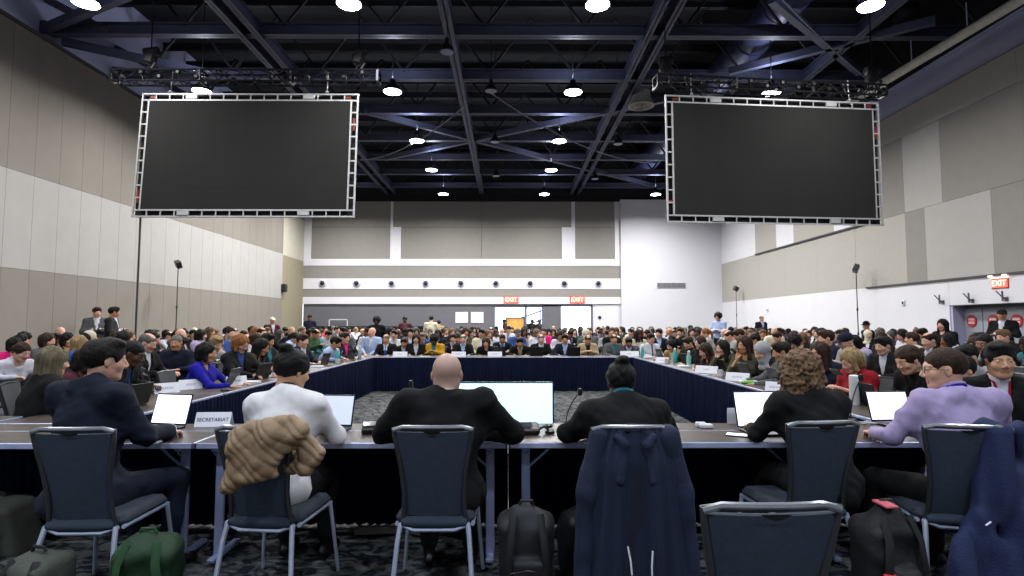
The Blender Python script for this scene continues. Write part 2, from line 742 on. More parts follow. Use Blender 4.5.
def build_person(p, sex='m', res=.013, hres=.005, fat=0.0, bulk=1.0, garment='suit', sleeve=1.0, hem=0.0, gnoise=.006, seed=0, hips=1.0):
    """returns dict of (V, F, slots) for body, top, trousers and the head matrix"""
    A = {k: np.array(v, float) for k, v in p.items() if isinstance(v, tuple)}
    RH = rot3(p['yaw'], p['pitch'], p['roll'])
    sh = A['Sr'] - A['Sl']
    lat = sh / np.linalg.norm(sh)
    up = A['N'] - A['C']
    up = up / np.linalg.norm(up)
    fw = np.cross(up, lat)
    fw /= np.linalg.norm(fw)
    R = np.stack([lat, fw, np.cross(lat, fw)], 1)
    Rp = np.eye(3)
    sx = (1.0 if sex == 'm' else .9) * bulk

    def torso(f, g, pelvis=True):
        P, C, N = A['P'], A['C'], A['N']
        M = (P + C) / 2
        if pelvis:
            f.ell(P, (.165 * sx * hips + g, .125 * bulk + g, .125 + g), Rp, k=.06)
        f.ell(M, (.142 * sx + g, .108 * bulk + g, .17 + g), (R + Rp) / 2, k=.07)
        f.ell(C + up * .0, (.158 * sx + g, .115 * bulk + g, .17 + g), R, k=.07)
        if sex == 'f':
            for s in (-1, 1):
                f.ell(C + lat * s * .07 + fw * .085 - up * .0, (.062 + g, .058 + g, .062 + g), R, k=.04)
        for s in ('Sl', 'Sr'):
            f.cap(C + up * .09, A[s] * .9 + C * .1, .075 + g, .058 * (.9 if sex == 'f' else 1) * bulk + g, k=.05)
            f.cap(N - up * .02 - fw * .018, A[s], .052 + g, .042 + g, k=.07)
            if g > 0:
                e_ = 'E' + s[1]
                f.cap(C * .8 + A[s] * .2 - up * .05, (A[s] * .5 + A[e_] * .5) * .8 + C * .2, .07 + g, .045 + g, k=.09)

    def arms(f, g, ra=1.0, end=1.0):
        q = (1 if sex == 'm' else .85) * (.5 + .5 * bulk)
        for s in ('l', 'r'):
            S, E, W = A['S' + s], A['E' + s], A['W' + s]
            f.cap(S, E, .056 * q + g, .045 * q + g, k=.03)
            We = E + (W - E) * end
            f.cap(E, We, .045 * q + g, (.045 + (.029 - .045) * end) * q + g, k=.02)

    # body
    f = Field()
    torso(f, -.012)
    arms(f, -.008)
    for s in ('l', 'r'):
        H, K, An = A['H' + s], A['K' + s], A['A' + s]
        f.cap(H, K, .080 * bulk, .056, k=.05, lab=5)
        f.cap(K, An, .054, .038, k=.02, lab=5)
        d = (K - H) * np.array((1, 1, 0))
        d = d / (np.linalg.norm(d) + 1e-6) if np.linalg.norm(d) > .1 else np.array((0, 1, 0))
        f.cap(An + np.array((0, 0, -.045)) - d * .03, An + np.array((0, 0, -.055)) + d * .15, .036, .032, k=.02, lab=6)
    hb = A['H'] + RH @ np.array((0, -.035, -.11))
    f.cap(A['N'] - up * .04, hb, .053 * sx + fat, .048 * sx + fat, k=.03)
    Vb, Fb, Lb = f.mesh(res)
    V, F, L = head_data(sex, fat, hres)
    parts = [(Vb, Fb, Lb), (V @ (RH.T * HS) + A['H'], F, L)]
    for s, sg in (('l', -1), ('r', 1)):
        Vh, Fh, Lh = hand_data(round(p.get('curl', .3), 1), max(.0035, hres * .8))
        hs = .92 if sex == 'f' else 1.0
        E, W = A['E' + s], A['W' + s]
        y = p.get('hd' + s)
        y = np.array(y, float) if y is not None else (W - E)
        y = y / np.linalg.norm(y)
        z = np.array(p.get('hz' + s, (0, 0, 1)), float)
        x = np.cross(y, z)
        x /= np.linalg.norm(x)
        z = np.cross(x, y)
        B = np.stack([x * (1 if sg == 1 else -1), y, z], 1) * hs
        Fm = Fh if sg == 1 else Fh[:, ::-1]
        parts.append((Vh @ B.T + W, Fm, Lh))
    out = {}
    vs, fs, ls, n = [], [], [], 0
    for V_, F_, L_ in parts:
        vs.append(V_)
        fs.append(F_ + n)
        ls.append(L_[F_].min(1) if L_ is Lb else np.sort(L_[F_], 1)[:, 2])
        n += len(V_)
    out['body'] = (np.concatenate(vs), np.concatenate(fs), np.concatenate(ls))
    # upper garment
    g = Field()
    gg = {'suit': .014, 'shirt': .006, 'dress': .006, 'coat': .022}[garment]
    torso(g, gg)
    arms(g, gg * .8, end=sleeve)
    if garment in ('suit', 'coat'):
        for s in ('Sl', 'Sr'):
            g.ell(A[s], (.050, .048, .036), R, k=.04)
        r0 = .064
        for i in range(14):
            a0, a1 = PI * (.78 + 1.44 * i / 14), PI * (.78 + 1.44 * (i + 1) / 14)
            c0 = A['N'] + up * .02 + lat * r0 * math.sin(a0) + fw * r0 * math.cos(a0)
            c1 = A['N'] + up * .02 + lat * r0 * math.sin(a1) + fw * r0 * math.cos(a1)
            g.cap(c0, c1, .016, k=.012)
    if hem:
        g.ell(A['P'] + np.array((0, 0, -.03)), (.20 * sx, .17, .13), Rp, k=.05)
        if hem > 1:
            for s in ('l', 'r'):
                g.cap(A['H' + s], A['H' + s] * .6 + A['K' + s] * .4, .11, .085, k=.05)
            g.ell(A['P'] + np.array((0, -.03, -.06)), (.22 * sx, .17, .12), Rp, k=.05)
    g.cap(A['N'] + up * .05, A['N'] + up * .20, .06, .075, k=.012, op='-')
    if garment == 'dress':
        g.ell(A['N'] + up * .0 + fw * .05, (.055, .06, .06), R, k=.02, op='-')
    fine = res < .018 and garment in ('suit', 'coat') and p.get('vee', 1)
    if fine:
        g.P.append(('w', (A['N'], lat, fw, up, .058, .19), A['N'] - .36, A['N'] + .3, .004, 0, '-'))
        u = Field()
        torso(u, -.001, False)
        u.cap(A['N'] - up * .03, A['N'] + up * .035, .062, .060, k=.02)
        u.cap(A['N'] + up * .045, A['N'] + up * .20, .056, .075, k=.008, op='-')
        V, F, L = u.mesh(res * .8)
        out['under'] = (V, F, np.zeros(len(F), int))
    nz = None
    if gnoise:
        n1, n2 = wob(gnoise, 26, seed + 1), wob(gnoise * .5, 60, seed + 2)
        nz = lambda X, Y, Z: np.minimum(n1(X, Y, Z) + n2(X, Y, Z), .004)
    V, F, L = g.mesh(res, nz)
    c = V[F].mean(1) - A['N']
    ll, ff, hh = c @ lat, c @ fw, -(c @ up)
    mi = np.zeros(len(F), int)
    if garment in ('suit', 'coat') and not fine:
        front = (ff > .02)
        wv = .062 - .20 * hh
        mi[front & (np.abs(ll) < wv) & (hh > -.08) & (hh < .31)] = 1
        mi[front & (np.abs(ll) < .017 + .02 * hh) & (hh > -.0) & (hh < .29) & (np.abs(ll) < wv)] = 2
    if sleeve > .97:
        for s in ('l', 'r'):
            E, W = A['E' + s], A['W' + s]
            d = (W - E) / np.linalg.norm(W - E)
            t = ((V[F].mean(1) - E) @ d)
            far = (t > np.linalg.norm(W - E) + .012) & (np.linalg.norm(V[F].mean(1) - W, axis=1) < .07)
            mi[far & (mi == 0)] = 1
    out['top'] = (V, F, mi)
    # trousers
    t = Field()
    t.ell(A['P'] - np.array((0, 0, .02)), (.168 * sx * hips + .004, .130 * bulk, .115), Rp, k=.06)
    for s in ('l', 'r'):
        H, K, An = A['H' + s], A['K' + s], A['A' + s]
        t.cap(H, K, .089 * bulk, .067, k=.05)
        t.cap(K, An + (K - An) * .12, .066, .055, k=.02)
    V, F, L = t.mesh(res * 1.1, wob(.005, 30, seed + 7))
    out['trousers'] = (V, F, np.zeros(len(F), int))
    M = Matrix(RH.tolist()).to_4x4()
    M = M @ Matrix.Scale(HS, 4)
    M.translation = Vector(A['H'].tolist())
    out['head'] = M
    return out


SKIN = {'fair': '#c99a80', 'pink': '#c0937f', 'pale': '#ab8a7c', 'tan': '#b07f5e', 'brown': '#7a4e35', 'dark': '#4a2e20', 'east': '#b98e70'}
HAIRC = {'black': '#070606', 'dark': '#120d0b', 'brown': '#2c1c12', 'light': '#634d38', 'blonde': '#86704e', 'ginger': '#80522a', 'grey': '#5e5a55', 'white': '#8f8b85', 'ash': '#5d5440'}
M_EYE = mat('eye_white', '#c9c2ba', .25, vary=.02)
M_IRIS = mat('iris', '#1a100b', .2, vary=.02)
M_SHOE = mat('shoe_leather', '#0c0b0b', .35)


def m_skin(n):
    return mat('skin_' + n, SKIN[n], .5, vary=.05, scale=30, bump=.04, bscale=150)


def m_lip(n):
    c = srgb(SKIN[n])
    return mat('lip_' + n, (c[0] * .80, c[1] * .62, c[2] * .62), .45, vary=.05)


def m_hair(n):
    return mat('hair_' + n, HAIRC[n], .62, spec=.22, vary=.45, scale=60, stretch=(1, 1, .12), bump=.5, bscale=170)


CLOTH = {'black': '#0b0b0d', 'charcoal': '#1d1d21', 'navy': '#0e1424', 'darknavy': '#0a0e19', 'grey': '#4a4b4e', 'white': '#b9bbc6', 'lavender': '#988aae', 'ivory': '#cfcdce', 'royal': '#15128c',
         'red': '#80101a', 'beige': '#9a8a6d', 'tan': '#8a6f4c', 'yellow': '#b5861f', 'olive': '#3b3b28', 'teal': '#2a6a74', 'pink': '#c21a6e', 'blue': '#2c4a85', 'sky': '#93a5c8',
         'brown': '#3c281d', 'maroon': '#3f1420', 'lightgrey': '#8f9092', 'cream': '#bdb6a2', 'purple': '#3c2a58', 'green': '#2f4c33', 'redtie': '#8c1420', 'bluetie': '#2c50b4'}


def m_cloth(n):
    return mat('cloth_' + n, CLOTH[n], .9, vary=.06, scale=22, bump=.25, bscale=240, spec=.25, sheen=0)


def person(name_label, loc, rz, P, sex='m', skin='fair', hair='short', hc='dark', garment='suit', top='navy', shirt='white', tie=None, legs='black', res=.013, hres=.005,
           fat=0.0, bulk=1.0, sleeve=1.0, hem=0, gnoise=.006, seed=0, size=1.0, group=None, hips=1.0, extra=None):
    D = build_person(P, sex, res, hres, fat, bulk, garment, sleeve, hem, gnoise, seed, hips)
    ms = [m_skin(skin), M_EYE, M_IRIS, m_lip(skin), m_hair(hc if hair != 'scarf' else 'dark'), m_cloth(legs), M_SHOE]
    root = bpy.data.objects.new('person', np_mesh('person', D['body'][0], D['body'][1], ms, D['body'][2]))
    link(root)
    root.location = loc
    root.rotation_euler = (0, 0, rz)
    root.scale = (size,) * 3
    tag(root, name_label, 'person', group)
    nm = {'suit': 'jacket', 'shirt': 'shirt', 'dress': 'blouse', 'coat': 'coat'}[garment]
    link(bpy.data.objects.new(nm, np_mesh(nm, *D['top'][:2], [m_cloth(top), m_cloth(shirt) if shirt else m_cloth(top), m_cloth(tie or shirt or top)], D['top'][2])), root)
    if 'under' in D:
        link(bpy.data.objects.new('shirt', np_mesh('shirt', *D['under'][:2], [m_cloth(shirt or top)])), root)
        if tie:
            N, C = Vector(P['N']), Vector(P['C'])
            up = (N - C).normalized()
            fw = up.cross((Vector(P['Sr']) - Vector(P['Sl'])).normalized()).normalized()
            t = MB()
            t.tube([N + fw * .064 + up * .005, N + fw * .082 - up * .03, N + fw * .118 - up * .12, C + fw * .135, C + fw * .130 - up * .12], [.018, .012, .022, .028, .028], 8, flat=.3)
            t.obj('tie', m_cloth(tie), root)
    link(bpy.data.objects.new('trousers', np_mesh('trousers', *D['trousers'][:2], [m_cloth(legs)])), root)
    if hair and hair != 'bald':
        V, F, L = hair_data(hair)
        h = bpy.data.objects.new({'scarf': 'headscarf', 'cap': 'cap', 'hat': 'hat'}.get(hair, 'hair'), np_mesh('hair', V, F, [m_hair(hc) if hair not in ('scarf', 'cap', 'hat') else m_cloth(hc)]))
        link(h, root)
        h.matrix_local = D['head']
    if extra:
        extra(root, D, P)
    return root


def neck_ring(root, P, colour, r=.062, t=.010, name='lanyard', lift=.028, drop=None):
    """a collar band or lanyard round the neck, optionally running down the chest"""
    N, C = Vector(P['N']), Vector(P['C'])
    up = (N - C).normalized()
    lat = (Vector(P['Sr']) - Vector(P['Sl'])).normalized()
    fw = up.cross(lat).normalized()
    b = MB()
    n = 20
    pts = []
    for i in range(n + 1):
        a = 2 * PI * i / n if drop is None else PI * (.22 + 1.56 * i / n)
        pts.append(N + up * (lift - .01 * math.cos(a) * (2 if drop is None else 3)) + (lat * math.sin(a) + fw * math.cos(a)) * r)
    if drop:
        end = C - up * (drop - .1) + fw * .165
        pts = [end] + [end.lerp(pts[0], .5) + fw * .012] + pts + [end.lerp(pts[-1], .5) + fw * .012] + [end]
    b.tube(pts, t, 6)
    return b.obj(name, m_cloth(colour), root)


def glasses(root, M, col='#15110f', r=.0185):
    b = MB()
    for s in (-1, 1):
        c = Vector((s * .032, .098, .003))
        b.tube([c + Vector((math.cos(a) * r * 1.25, 0, math.sin(a) * r)) for a in np.linspace(0, 2 * PI, 17)], .0017, 5)
        b.tube([c + Vector((s * r * 1.2, 0, .005)), (s * .078, .075, .008), (s * .085, -.005, .004)], .0018, 5)
    b.tube([(-.011, .100, .006), (0, .104, .009), (.011, .100, .006)], .0017, 5)
    o = b.obj('glasses', mat('glasses_frame' + col[1:], col, .3), root)
    o.matrix_local = M
    return o
# ------------------------------------------------------------ the room
XL, XR, YF, YB, ZD = -11.5, 12.0, 32.0, -6.0, 11.6
m_beige = mat('panel_beige', '#807b74', .9, vary=.03, scale=3, bump=.15, bscale=400)
m_pale = mat('panel_pale', '#a1a09e', .9, vary=.03, scale=3, bump=.15, bscale=400)
m_grey = mat('panel_grey', '#85837f', .9, vary=.03, scale=3, bump=.15, bscale=400)
m_greige = mat('panel_greige', '#b5b1a4', .9, vary=.03, scale=3, bump=.15, bscale=400)
m_white = mat('wall_white_paint', '#cfd0d6', .85, vary=.02, scale=2)
m_slate = mat('wall_slate_paint', '#5f6067', .85, vary=.04, scale=2)
m_seam = mat('seam_shadow_gap', '#66635e', .9)
m_steel = mat('steel_paint_blue', '#3b3e54', .55, vary=.15, scale=2)
m_deck = mat('deck_dark', '#0b0c12', .9, vary=.3, scale=1.5)
m_band = mat('upper_band_paint', '#a3a6c4', .8, vary=.06, scale=1)
m_trim = mat('trim_dark', '#3c3c40', .7)

# carpet: dark blue with pale broken streaks
mc = bpy.data.materials.new('carpet')
mc.use_nodes = True
nt = mc.node_tree
bs = nt.nodes['Principled BSDF']
bs.inputs['Roughness'].default_value = .95
bs.inputs['Specular IOR Level'].default_value = .1
tc = nd(nt, 'ShaderNodeTexCoord')
mp = nd(nt, 'ShaderNodeMapping')
mp.inputs['Scale'].default_value = (1.0, 1.5, 1)
nt.links.new(tc.outputs['Object'], mp.inputs[0])
n1 = nd(nt, 'ShaderNodeTexNoise')
n1.inputs['Scale'].default_value = 7.5
n1.inputs['Detail'].default_value = 6
n1.inputs['Distortion'].default_value = 1.6
nt.links.new(mp.outputs[0], n1.inputs['Vector'])
cr = nd(nt, 'ShaderNodeValToRGB')
cr.color_ramp.elements[0].position = .42
cr.color_ramp.elements[0].color = (.016, .022, .032, 1)
cr.color_ramp.elements[1].position = .60
cr.color_ramp.elements[1].color = (.18, .18, .178, 1)
e = cr.color_ramp.elements.new(.5)
e.color = (.080, .088, .094, 1)
nt.links.new(n1.outputs['Fac'], cr.inputs[0])
n2 = nd(nt, 'ShaderNodeTexNoise')
n2.inputs['Scale'].default_value = 260
nt.links.new(tc.outputs['Object'], n2.inputs['Vector'])
mx = nd(nt, 'ShaderNodeMix', data_type='RGBA')
mx.blend_type = 'MULTIPLY'
mx.inputs[0].default_value = .6
nt.links.new(cr.outputs[0], mx.inputs[6])
nt.links.new(n2.outputs['Color'], mx.inputs[7])
nt.links.new(mx.outputs[2], bs.inputs['Base Color'])
bp = nd(nt, 'ShaderNodeBump')
bp.inputs['Strength'].default_value = .4
nt.links.new(n2.outputs['Fac'], bp.inputs['Height'])
nt.links.new(bp.outputs[0], bs.inputs['Normal'])

tag(MB().span((XL - .3, YB - .3, -.2), (XR + 1.5, YF + 16, 0)).obj('floor', mc), kind='structure')
tag(MB().span((XL - 1.0, YB - .5, ZD), (XR + 1.0, YF + .8, ZD + .2)).obj('ceiling', m_deck), kind='structure')


def panels(b, plane, pos, thick, rects):
    """rects (a0, a1, z0, z1, slot) on the plane x=pos or y=pos, each a raised panel"""
    for a0, a1, z0, z1, sl in rects:
        b.m(sl)
        g = .004
        if plane == 'x':
            b.span((pos, a0 + g, z0 + g), (pos + thick, a1 - g, z1 - g))
        else:
            b.span((a0 + g, pos, z0 + g), (a1 - g, pos + thick, z1 - g))


# left wall: bands of tall fabric panels
b = MB().m(0)
b.span((XL - .3, YB, 0), (XL - .02, YF, 8.53))
R_ = []
y = 29.0 - .765 * 46
ys = []
while y < 28.9:
    ys.append(y)
    y += .765
for y in ys:
    y0, y1 = max(y, YB), min(y + .765, 29.0)
    if y1 <= YB:
        continue
    R_ += [(y0, y1, 0.05, 2.77, 1), (y0, y1, 2.77, 5.06, 2), (y0, y1, 5.06, 8.5, 1)]
R_ += [(29.0, YF - .02, .05, 5.0, 3), (29.0, YF - .02, 5.0, 8.5, 4)]
panels(b, 'x', XL - .02, .02, R_)
tag(b.obj('wall_left', [m_seam, m_beige, m_pale, mat('panel_ochre', '#8b8570', .9, vary=.03), m_greige]), kind='structure')
b = MB()
b.span((XL - .55, YB, 8.5), (XL + .06, YF, 8.58))
tag(b.obj('trim_1', m_trim), kind='structure')
b = MB()
b.span((XL - .65, YB, 8.58), (XL - .5, YF, ZD))
tag(b.obj('wall_upper_left', m_band), kind='structure')

# right wall with a doorway recess
b = MB().m(0)
RZ = 1.98
b.span((XR + .02, YB, RZ), (XR + .3, YF, 8.03))
b.span((XR + .02, 15.38, 0), (XR + .3, YF, RZ))
b.span((XR + .02, YB, 0), (XR + .3, 9.0, RZ))
W_, Gy, Pl, Gg = 1, 2, 3, 4
R_ = [(15.38, YF, .05, 2.69, W_), (9.0, 15.38, RZ, 2.69, W_), (YB, 9.0, .05, 2.69, W_)]
y = 16.95
while y < YF - .1:
    R_.append((y, min(y + 2.5, YF), 2.69, 4.83, 5))
    y += 2.5
R_ += [(16.15, 16.95, 2.69, 4.83, Gy), (13.89, 16.15, 2.69, 4.83, Pl), (11.6, 13.89, 2.69, 4.83, Gy), (9.3, 11.6, 2.69, 4.83, Pl), (7.0, 9.3, 2.69, 4.83, Gy), (YB, 7.0, 2.69, 4.83, Pl)]
R_ += [(16.95, 18.75, 4.83, 7.17, Gy), (15.45, 16.95, 4.83, 7.17, Pl), (12.9, 15.45, 4.83, 7.17, Gy), (10.4, 12.9, 4.83, 7.17, Gy), (8.9, 10.4, 4.83, 7.17, Pl), (YB, 8.9, 4.83, 7.17, Gy)]
R_ += [(18.75, 20.7, 4.83, 7.17, W_), (20.7, 23.65, 4.83, 7.17, 5), (23.65, 25.2, 4.83, 7.17, W_), (25.2, 27.35, 4.83, 7.17, 5), (27.35, YF, 4.83, 7.17, W_)]
y = YB
while y < YF - .1:
    R_.append((y, min(y + 3.8, YF), 7.17, 8.0, 5))
    y += 3.8
panels(b, 'x', XR, .02, R_)
tag(b.obj('wall_right', [m_seam, m_white, m_grey, m_pale, m_greige, mat('panel_sand', '#a19f99', .9, vary=.03)]), kind='structure')
b = MB()
b.span((XR - .05, YB, 2.66), (XR, 18.9, 2.71))
b.span((XR - .07, 18.6, 4.80), (XR, 27.3, 4.86))
tag(b.obj('trim_2', m_trim), kind='structure')
b = MB()
b.span((XR - .25, YB, 8.03), (XR + .35, YF, 8.08))
b.span((XR - .22, YB, 8.08), (XR - .05, YF, 8.62))
b.span((XR - .30, YB, 8.62), (XR + .35, YF, 8.68))
tag(b.obj('wall_girder_right', m_band), kind='structure')
tag(MB().span((XR + .3, YB, 8.68), (XR + .45, YF, ZD)).obj('wall_upper_right', m_deck), kind='structure')
# door recess: jamb, soffit, back wall of metal doors
m_jamb_lit = mat('jamb_purple_lit', '#a9a8c6', .8, vary=.02)  # purple light falling on the jamb is put into its colour
m_doorp = mat('door_paint_grey', '#8d929e', .6, vary=.03)
b = MB()
b.span((XR + .02, 15.30, 0), (XR + .75, 15.40, RZ))
b.span((XR + .02, 8.95, 0), (XR + .75, 9.05, RZ))
tag(b.obj('trim_3', m_jamb_lit), kind='structure')
tag(MB().span((XR + .02, 9.0, RZ - .02), (XR + .8, 15.38, RZ + .04)).obj('trim_4', m_trim), kind='structure')
tag(MB().span((XR + .38, 9.0, 0), (XR + .46, 15.38, RZ)).obj('wall_recess', m_doorp), kind='structure')
m_red = mat('sign_red', '#b3202c', .5, vary=.03)
m_signw = mat('sign_white', '#e6e2e4', .5, vary=.02)
m_chrome = mat('brushed_steel', '#c4cee6', .3, metal=.55, vary=.05)
YD = (15.04, 14.37, 13.70, 13.03, 12.36, 11.69, 11.02, 10.35, 9.68)
for i, y in enumerate(YD):
    d = MB()
    d.span((XR + .32, y - .325, .02), (XR + .38, y + .325, RZ - .06), ch=.006)
    dd = d.obj('door_%d' % (i + 1), m_doorp)
    tag(dd, kind='structure')
    MB().tube([(XR + .29, y - .25, .98), (XR + .29, y + .25, .98)], .02).obj('push_bar', m_chrome, dd)
    sg = MB()
    c = Vector((XR + .305, y, 1.56))
    Ry = Matrix.Rotation(PI / 2, 3, 'Y')
    sg.m(0).lathe([(.0, -.01), (.158, -.01), (.158, .01), (0, .01)], c, 28, Ry)
    sg.m(1)
    for dz, ww in ((.045, .20), (-.045, .20)):
        n_ = 5
        for k in range(n_):
            yy = y + (k - (n_ - 1) / 2) * ww / n_
            for q in (-1, 1):
                sg.box((XR + .292, yy + q * .011, dz + 1.56), (.006, .009, .062))
            sg.box((XR + .292, yy, dz + 1.56 + (.025 if k % 2 else -.025)), (.006, .028, .010))
    so = sg.obj('door_sign', [m_red, m_signw])
    tag(so, 'round red sign with white lettering on the %s grey door of the recess' % nth(i), 'sign')

# back wall behind the camera
tag(MB().span((XL - 1.0, YB - .3, 0), (XR + 1.0, YB, ZD)).obj('wall_rear', m_pale), kind='structure')

# far wall
b = MB()
S0, Wt, Gr, Sl = 0, 1, 2, 3
b.m(Sl)
b.span((XL, YF + .05, 0), (-.79, YF + .3, 2.6))
b.span((1.97, YF + .05, 0), (2.93, YF + .3, 2.6))
b.span((-.79, YF + .05, 2.49), (4.75, YF + .3, 2.6))
b.m(Wt).span((4.73, YF + .05, 0), (6.4, YF + .3, 2.6))
b.m(S0).span((XL, YF + .02, 2.6), (6.4, YF + .3, ZD))
b.m(Wt)
b.span((XL, YF - .06, 2.6), (6.35, YF + .02, 2.99))
b.span((XL, YF - .06, 3.44), (6.35, YF + .02, 4.04))
b.span((XL, YF - .06, 4.76), (6.35, YF + .02, 5.14))
b.m(Gr)
b.span((XL, YF - .03, 2.99), (6.35, YF + .02, 3.44))
b.span((XL, YF - .03, 4.04), (6.35, YF + .02, 4.76))
b.m(Wt)
b.span((XL, YF - .05, 5.14), (-11.1, YF + .02, 8.45))
b.span((-6.65, YF - .05, 5.14), (-6.05, YF + .02, 6.95))
b.span((-6.65, YF - .05, 6.95), (-6.5, YF + .02, 8.45))
b.span((3.05, YF - .05, 5.14), (3.8, YF + .02, 6.95))
b.span((3.6, YF - .05, 6.95), (3.8, YF + .02, 8.45))
b.span((6.05, YF - .05, 5.14), (6.35, YF + .02, 8.45))
b.m(Gr)
for x0, x1, z0, z1 in ((-11.1, -6.65, 5.14, 6.95), (-11.1, -6.65, 6.95, 8.45), (-6.05, -1.5, 5.14, 6.95), (-1.5, 3.05, 5.14, 6.95), (-6.5, -1.5, 6.95, 8.45), (-1.5, 3.6, 6.95, 8.45), (3.8, 6.05, 5.14, 6.95), (3.8, 6.05, 6.95, 8.45)):
    b.span((x0 + .01, YF - .02, z0 + .01), (x1 - .01, YF + .02, z1 - .01))
tag(b.obj('wall_far', [m_seam, mat('wall_far_white', '#d2d2da', .8, vary=.02), m_grey, m_slate]), kind='structure')
tag(MB().span((6.35, YF - .25, 0), (XR + .1, YF + .3, 8.5)).obj('wall_far_bay', mat('wall_bay_white', '#cdced6', .85, vary=.02, scale=.5)), kind='structure')
tag(MB().span((XL - 1.0, YF, 8.45), (XR + 1.0, YF + .3, ZD)).obj('wall_above_far', m_deck), kind='structure')
tag(MB().span((XL, YF - .1, 8.42), (6.4, YF + .02, 8.62)).obj('trim_5', m_deck), kind='structure')
# glazed doorways to the bright lobby
m_frame = mat('door_frame_alu', '#6f7890', .4, metal=.6)
b = MB()
for x in (-.79, 1.0, 1.97):
    b.span((x - .06, YF + .08, 0), (x + .06, YF + .2, 2.49))
b.span((-.79, YF + .08, 2.42), (1.97, YF + .2, 2.5))
b.span((1.06, YF + .12, 1.08), (1.97, YF + .16, 1.14))
wn = b.obj('window_1', m_frame)
tag(wn, kind='structure')
mg = bpy.data.materials.new('glass')
mg.use_nodes = True
g_ = mg.node_tree
g_.nodes.clear()
o_ = nd(g_, 'ShaderNodeOutputMaterial')
a_, t_, l_ = nd(g_, 'ShaderNodeBsdfTransparent'), nd(g_, 'ShaderNodeBsdfGlossy'), nd(g_, 'ShaderNodeMixShader')
l_.inputs[0].default_value = .08
t_.inputs['Roughness'].default_value = .05
g_.links.new(a_.outputs[0], l_.inputs[1])
g_.links.new(t_.outputs[0], l_.inputs[2])
g_.links.new(l_.outputs[0], o_.inputs[0])
MB().span((-.73, YF + .13, .05), (.94, YF + .14, 2.42)).obj('pane', mg, wn)
MB().span((1.06, YF + .13, .05), (1.91, YF + .14, 2.42)).obj('pane', mg, wn)
b = MB()
for x in (2.93, 4.73):
    b.span((x - .06, YF + .04, 0), (x + .06, YF + .3, 2.55))
b.span((2.93, YF + .04, 2.46), (4.73, YF + .3, 2.55))
tag(b.obj('door_6', m_frame), kind='structure')
d = MB().span((4.9, YF - .0, .02), (6.2, YF + .06, 2.45), ch=.01).obj('door_7', m_white)
tag(d, kind='structure')
b = MB()
b.lathe([(.0, 0), (.09, 0), (.09, .05), (0, .07)], (5.15, YF, 1.85), 14, Matrix.Rotation(PI / 2, 3, 'X'))
b.obj('door_closer', mat('black_plastic', '#101012', .4), d)
b = MB()
b.lathe([(.0, 0), (.09, 0), (.09, .05), (0, .07)], (5.15, YF, 1.15), 14, Matrix.Rotation(PI / 2, 3, 'X'))
b.obj('door_lock', mat('black_plastic', '#101012', .4), d)
# outdoors / lobby stair rail seen through the glass
b = MB()
for z in (0.9, 1.5):
    b.bar((-.2, YF + 7, z), (3.2, YF + 6, z + 1.2), .08)
for x in (-.2, 1.0, 2.2, 3.2):
    b.bar((x, YF + 6.5, 0), (x, YF + 6.5, 1.6 + (x + .2) * .35), .06)
tag(b.obj('stair_rail', mat('pale_metal', '#a8b0c0', .4)), 'pale metal stair rail standing in the bright lobby beyond the far doors', 'railing')
b = MB()
b.m(0).span((-.12, YF + 1.2, 1.05), (.98, YF + 1.28, 1.86))
b.m(1).span((-.06, YF + 1.19, 1.12), (.92, YF + 1.2, 1.8))
b.m(0).bar((.1, YF + 1.24, 0), (.1, YF + 1.24, 1.1), .08)
b.m(0).span((-.3, YF + 1.0, 0), (.5, YF + 1.5, .05))
tag(b.obj('display_board', [mat('black_plastic', '#101012', .4), mat('screen_amber', '#d99a3a', .5, emit=.9, col2='#e8c87a', scale=3)]), 'amber lit display on a stand in the lobby beyond the glass doors', 'display')
# portholes (round air jets)
m_porcelain = mat('jet_white', '#c3c8d6', .4)
m_jetdark = mat('jet_dark', '#15182a', .4)
jx = [-10.4, -8.49, -6.53, -4.62, -2.65, -.68, 1.24, 3.16, 5.08]
for i, x in enumerate(jx):
    b = MB()
    Rx = Matrix.Rotation(PI / 2, 3, 'X')
    c = (x, YF - .06, 3.76)
    b.m(0).lathe([(.20, 0), (.21, .04), (.17, .10), (.14, .12), (.13, .06)], c, 24, Rx)
    b.m(1).lathe([(.135, .05), (.10, .14), (.05, .17), (0, .175)], c, 20, Rx)
    tag(b.obj('air_jet', [m_porcelain, m_jetdark]), 'round dark air jet in the white band of the far wall, %s from the left' % nth(i), 'vent', 'air jets across the far wall')
b = MB()
b.m(0).span((8.35, YF - .29, 3.5), (9.95, YF - .25, 3.78))
b.m(1)
for k in range(22):
    b.span((8.4 + k * .07, YF - .30, 3.52), (8.43 + k * .07, YF - .285, 3.76))
tag(b.obj('wall_grille', [mat('grille_frame', '#8a8c92', .5), mat('grille_dark', '#3f4148', .5)]), 'long grey air grille high on the white wall right of the far doors', 'vent')
# notices on the far wall
for i, (x0, x1) in enumerate(((-2.95, -2.25), (-2.08, -1.38))):
    b = MB()
    b.m(0).span((x0, YF + .02, 1.55), (x1, YF + .05, 2.15))
    b.m(1)
    for k in range(7):
        b.span((x0 + .08, YF + .015, 2.05 - k * .07), (x1 - .1 - (k % 3) * .08, YF + .02, 2.065 - k * .07))
    tag(b.obj('poster', [m_signw, mat('faint_print', '#b9bcc6', .7)]), 'white printed notice on the slate wall, %s from the lit doorway' % ('second' if i == 0 else 'nearest'), 'poster')
b = MB()
b.m(0)
for q in ((-9.95, -9.9, 1.2, 1.75), (-8.95, -8.9, 1.2, 1.75), (-9.95, -8.9, 1.2, 1.25), (-9.95, -8.9, 1.7, 1.75)):
    b.span((q[0], YF - .3, q[2]), (q[1], YF - .26, q[3]))
b.bar((-9.4, YF - .28, 0), (-9.4, YF - .28, 1.22), .05)
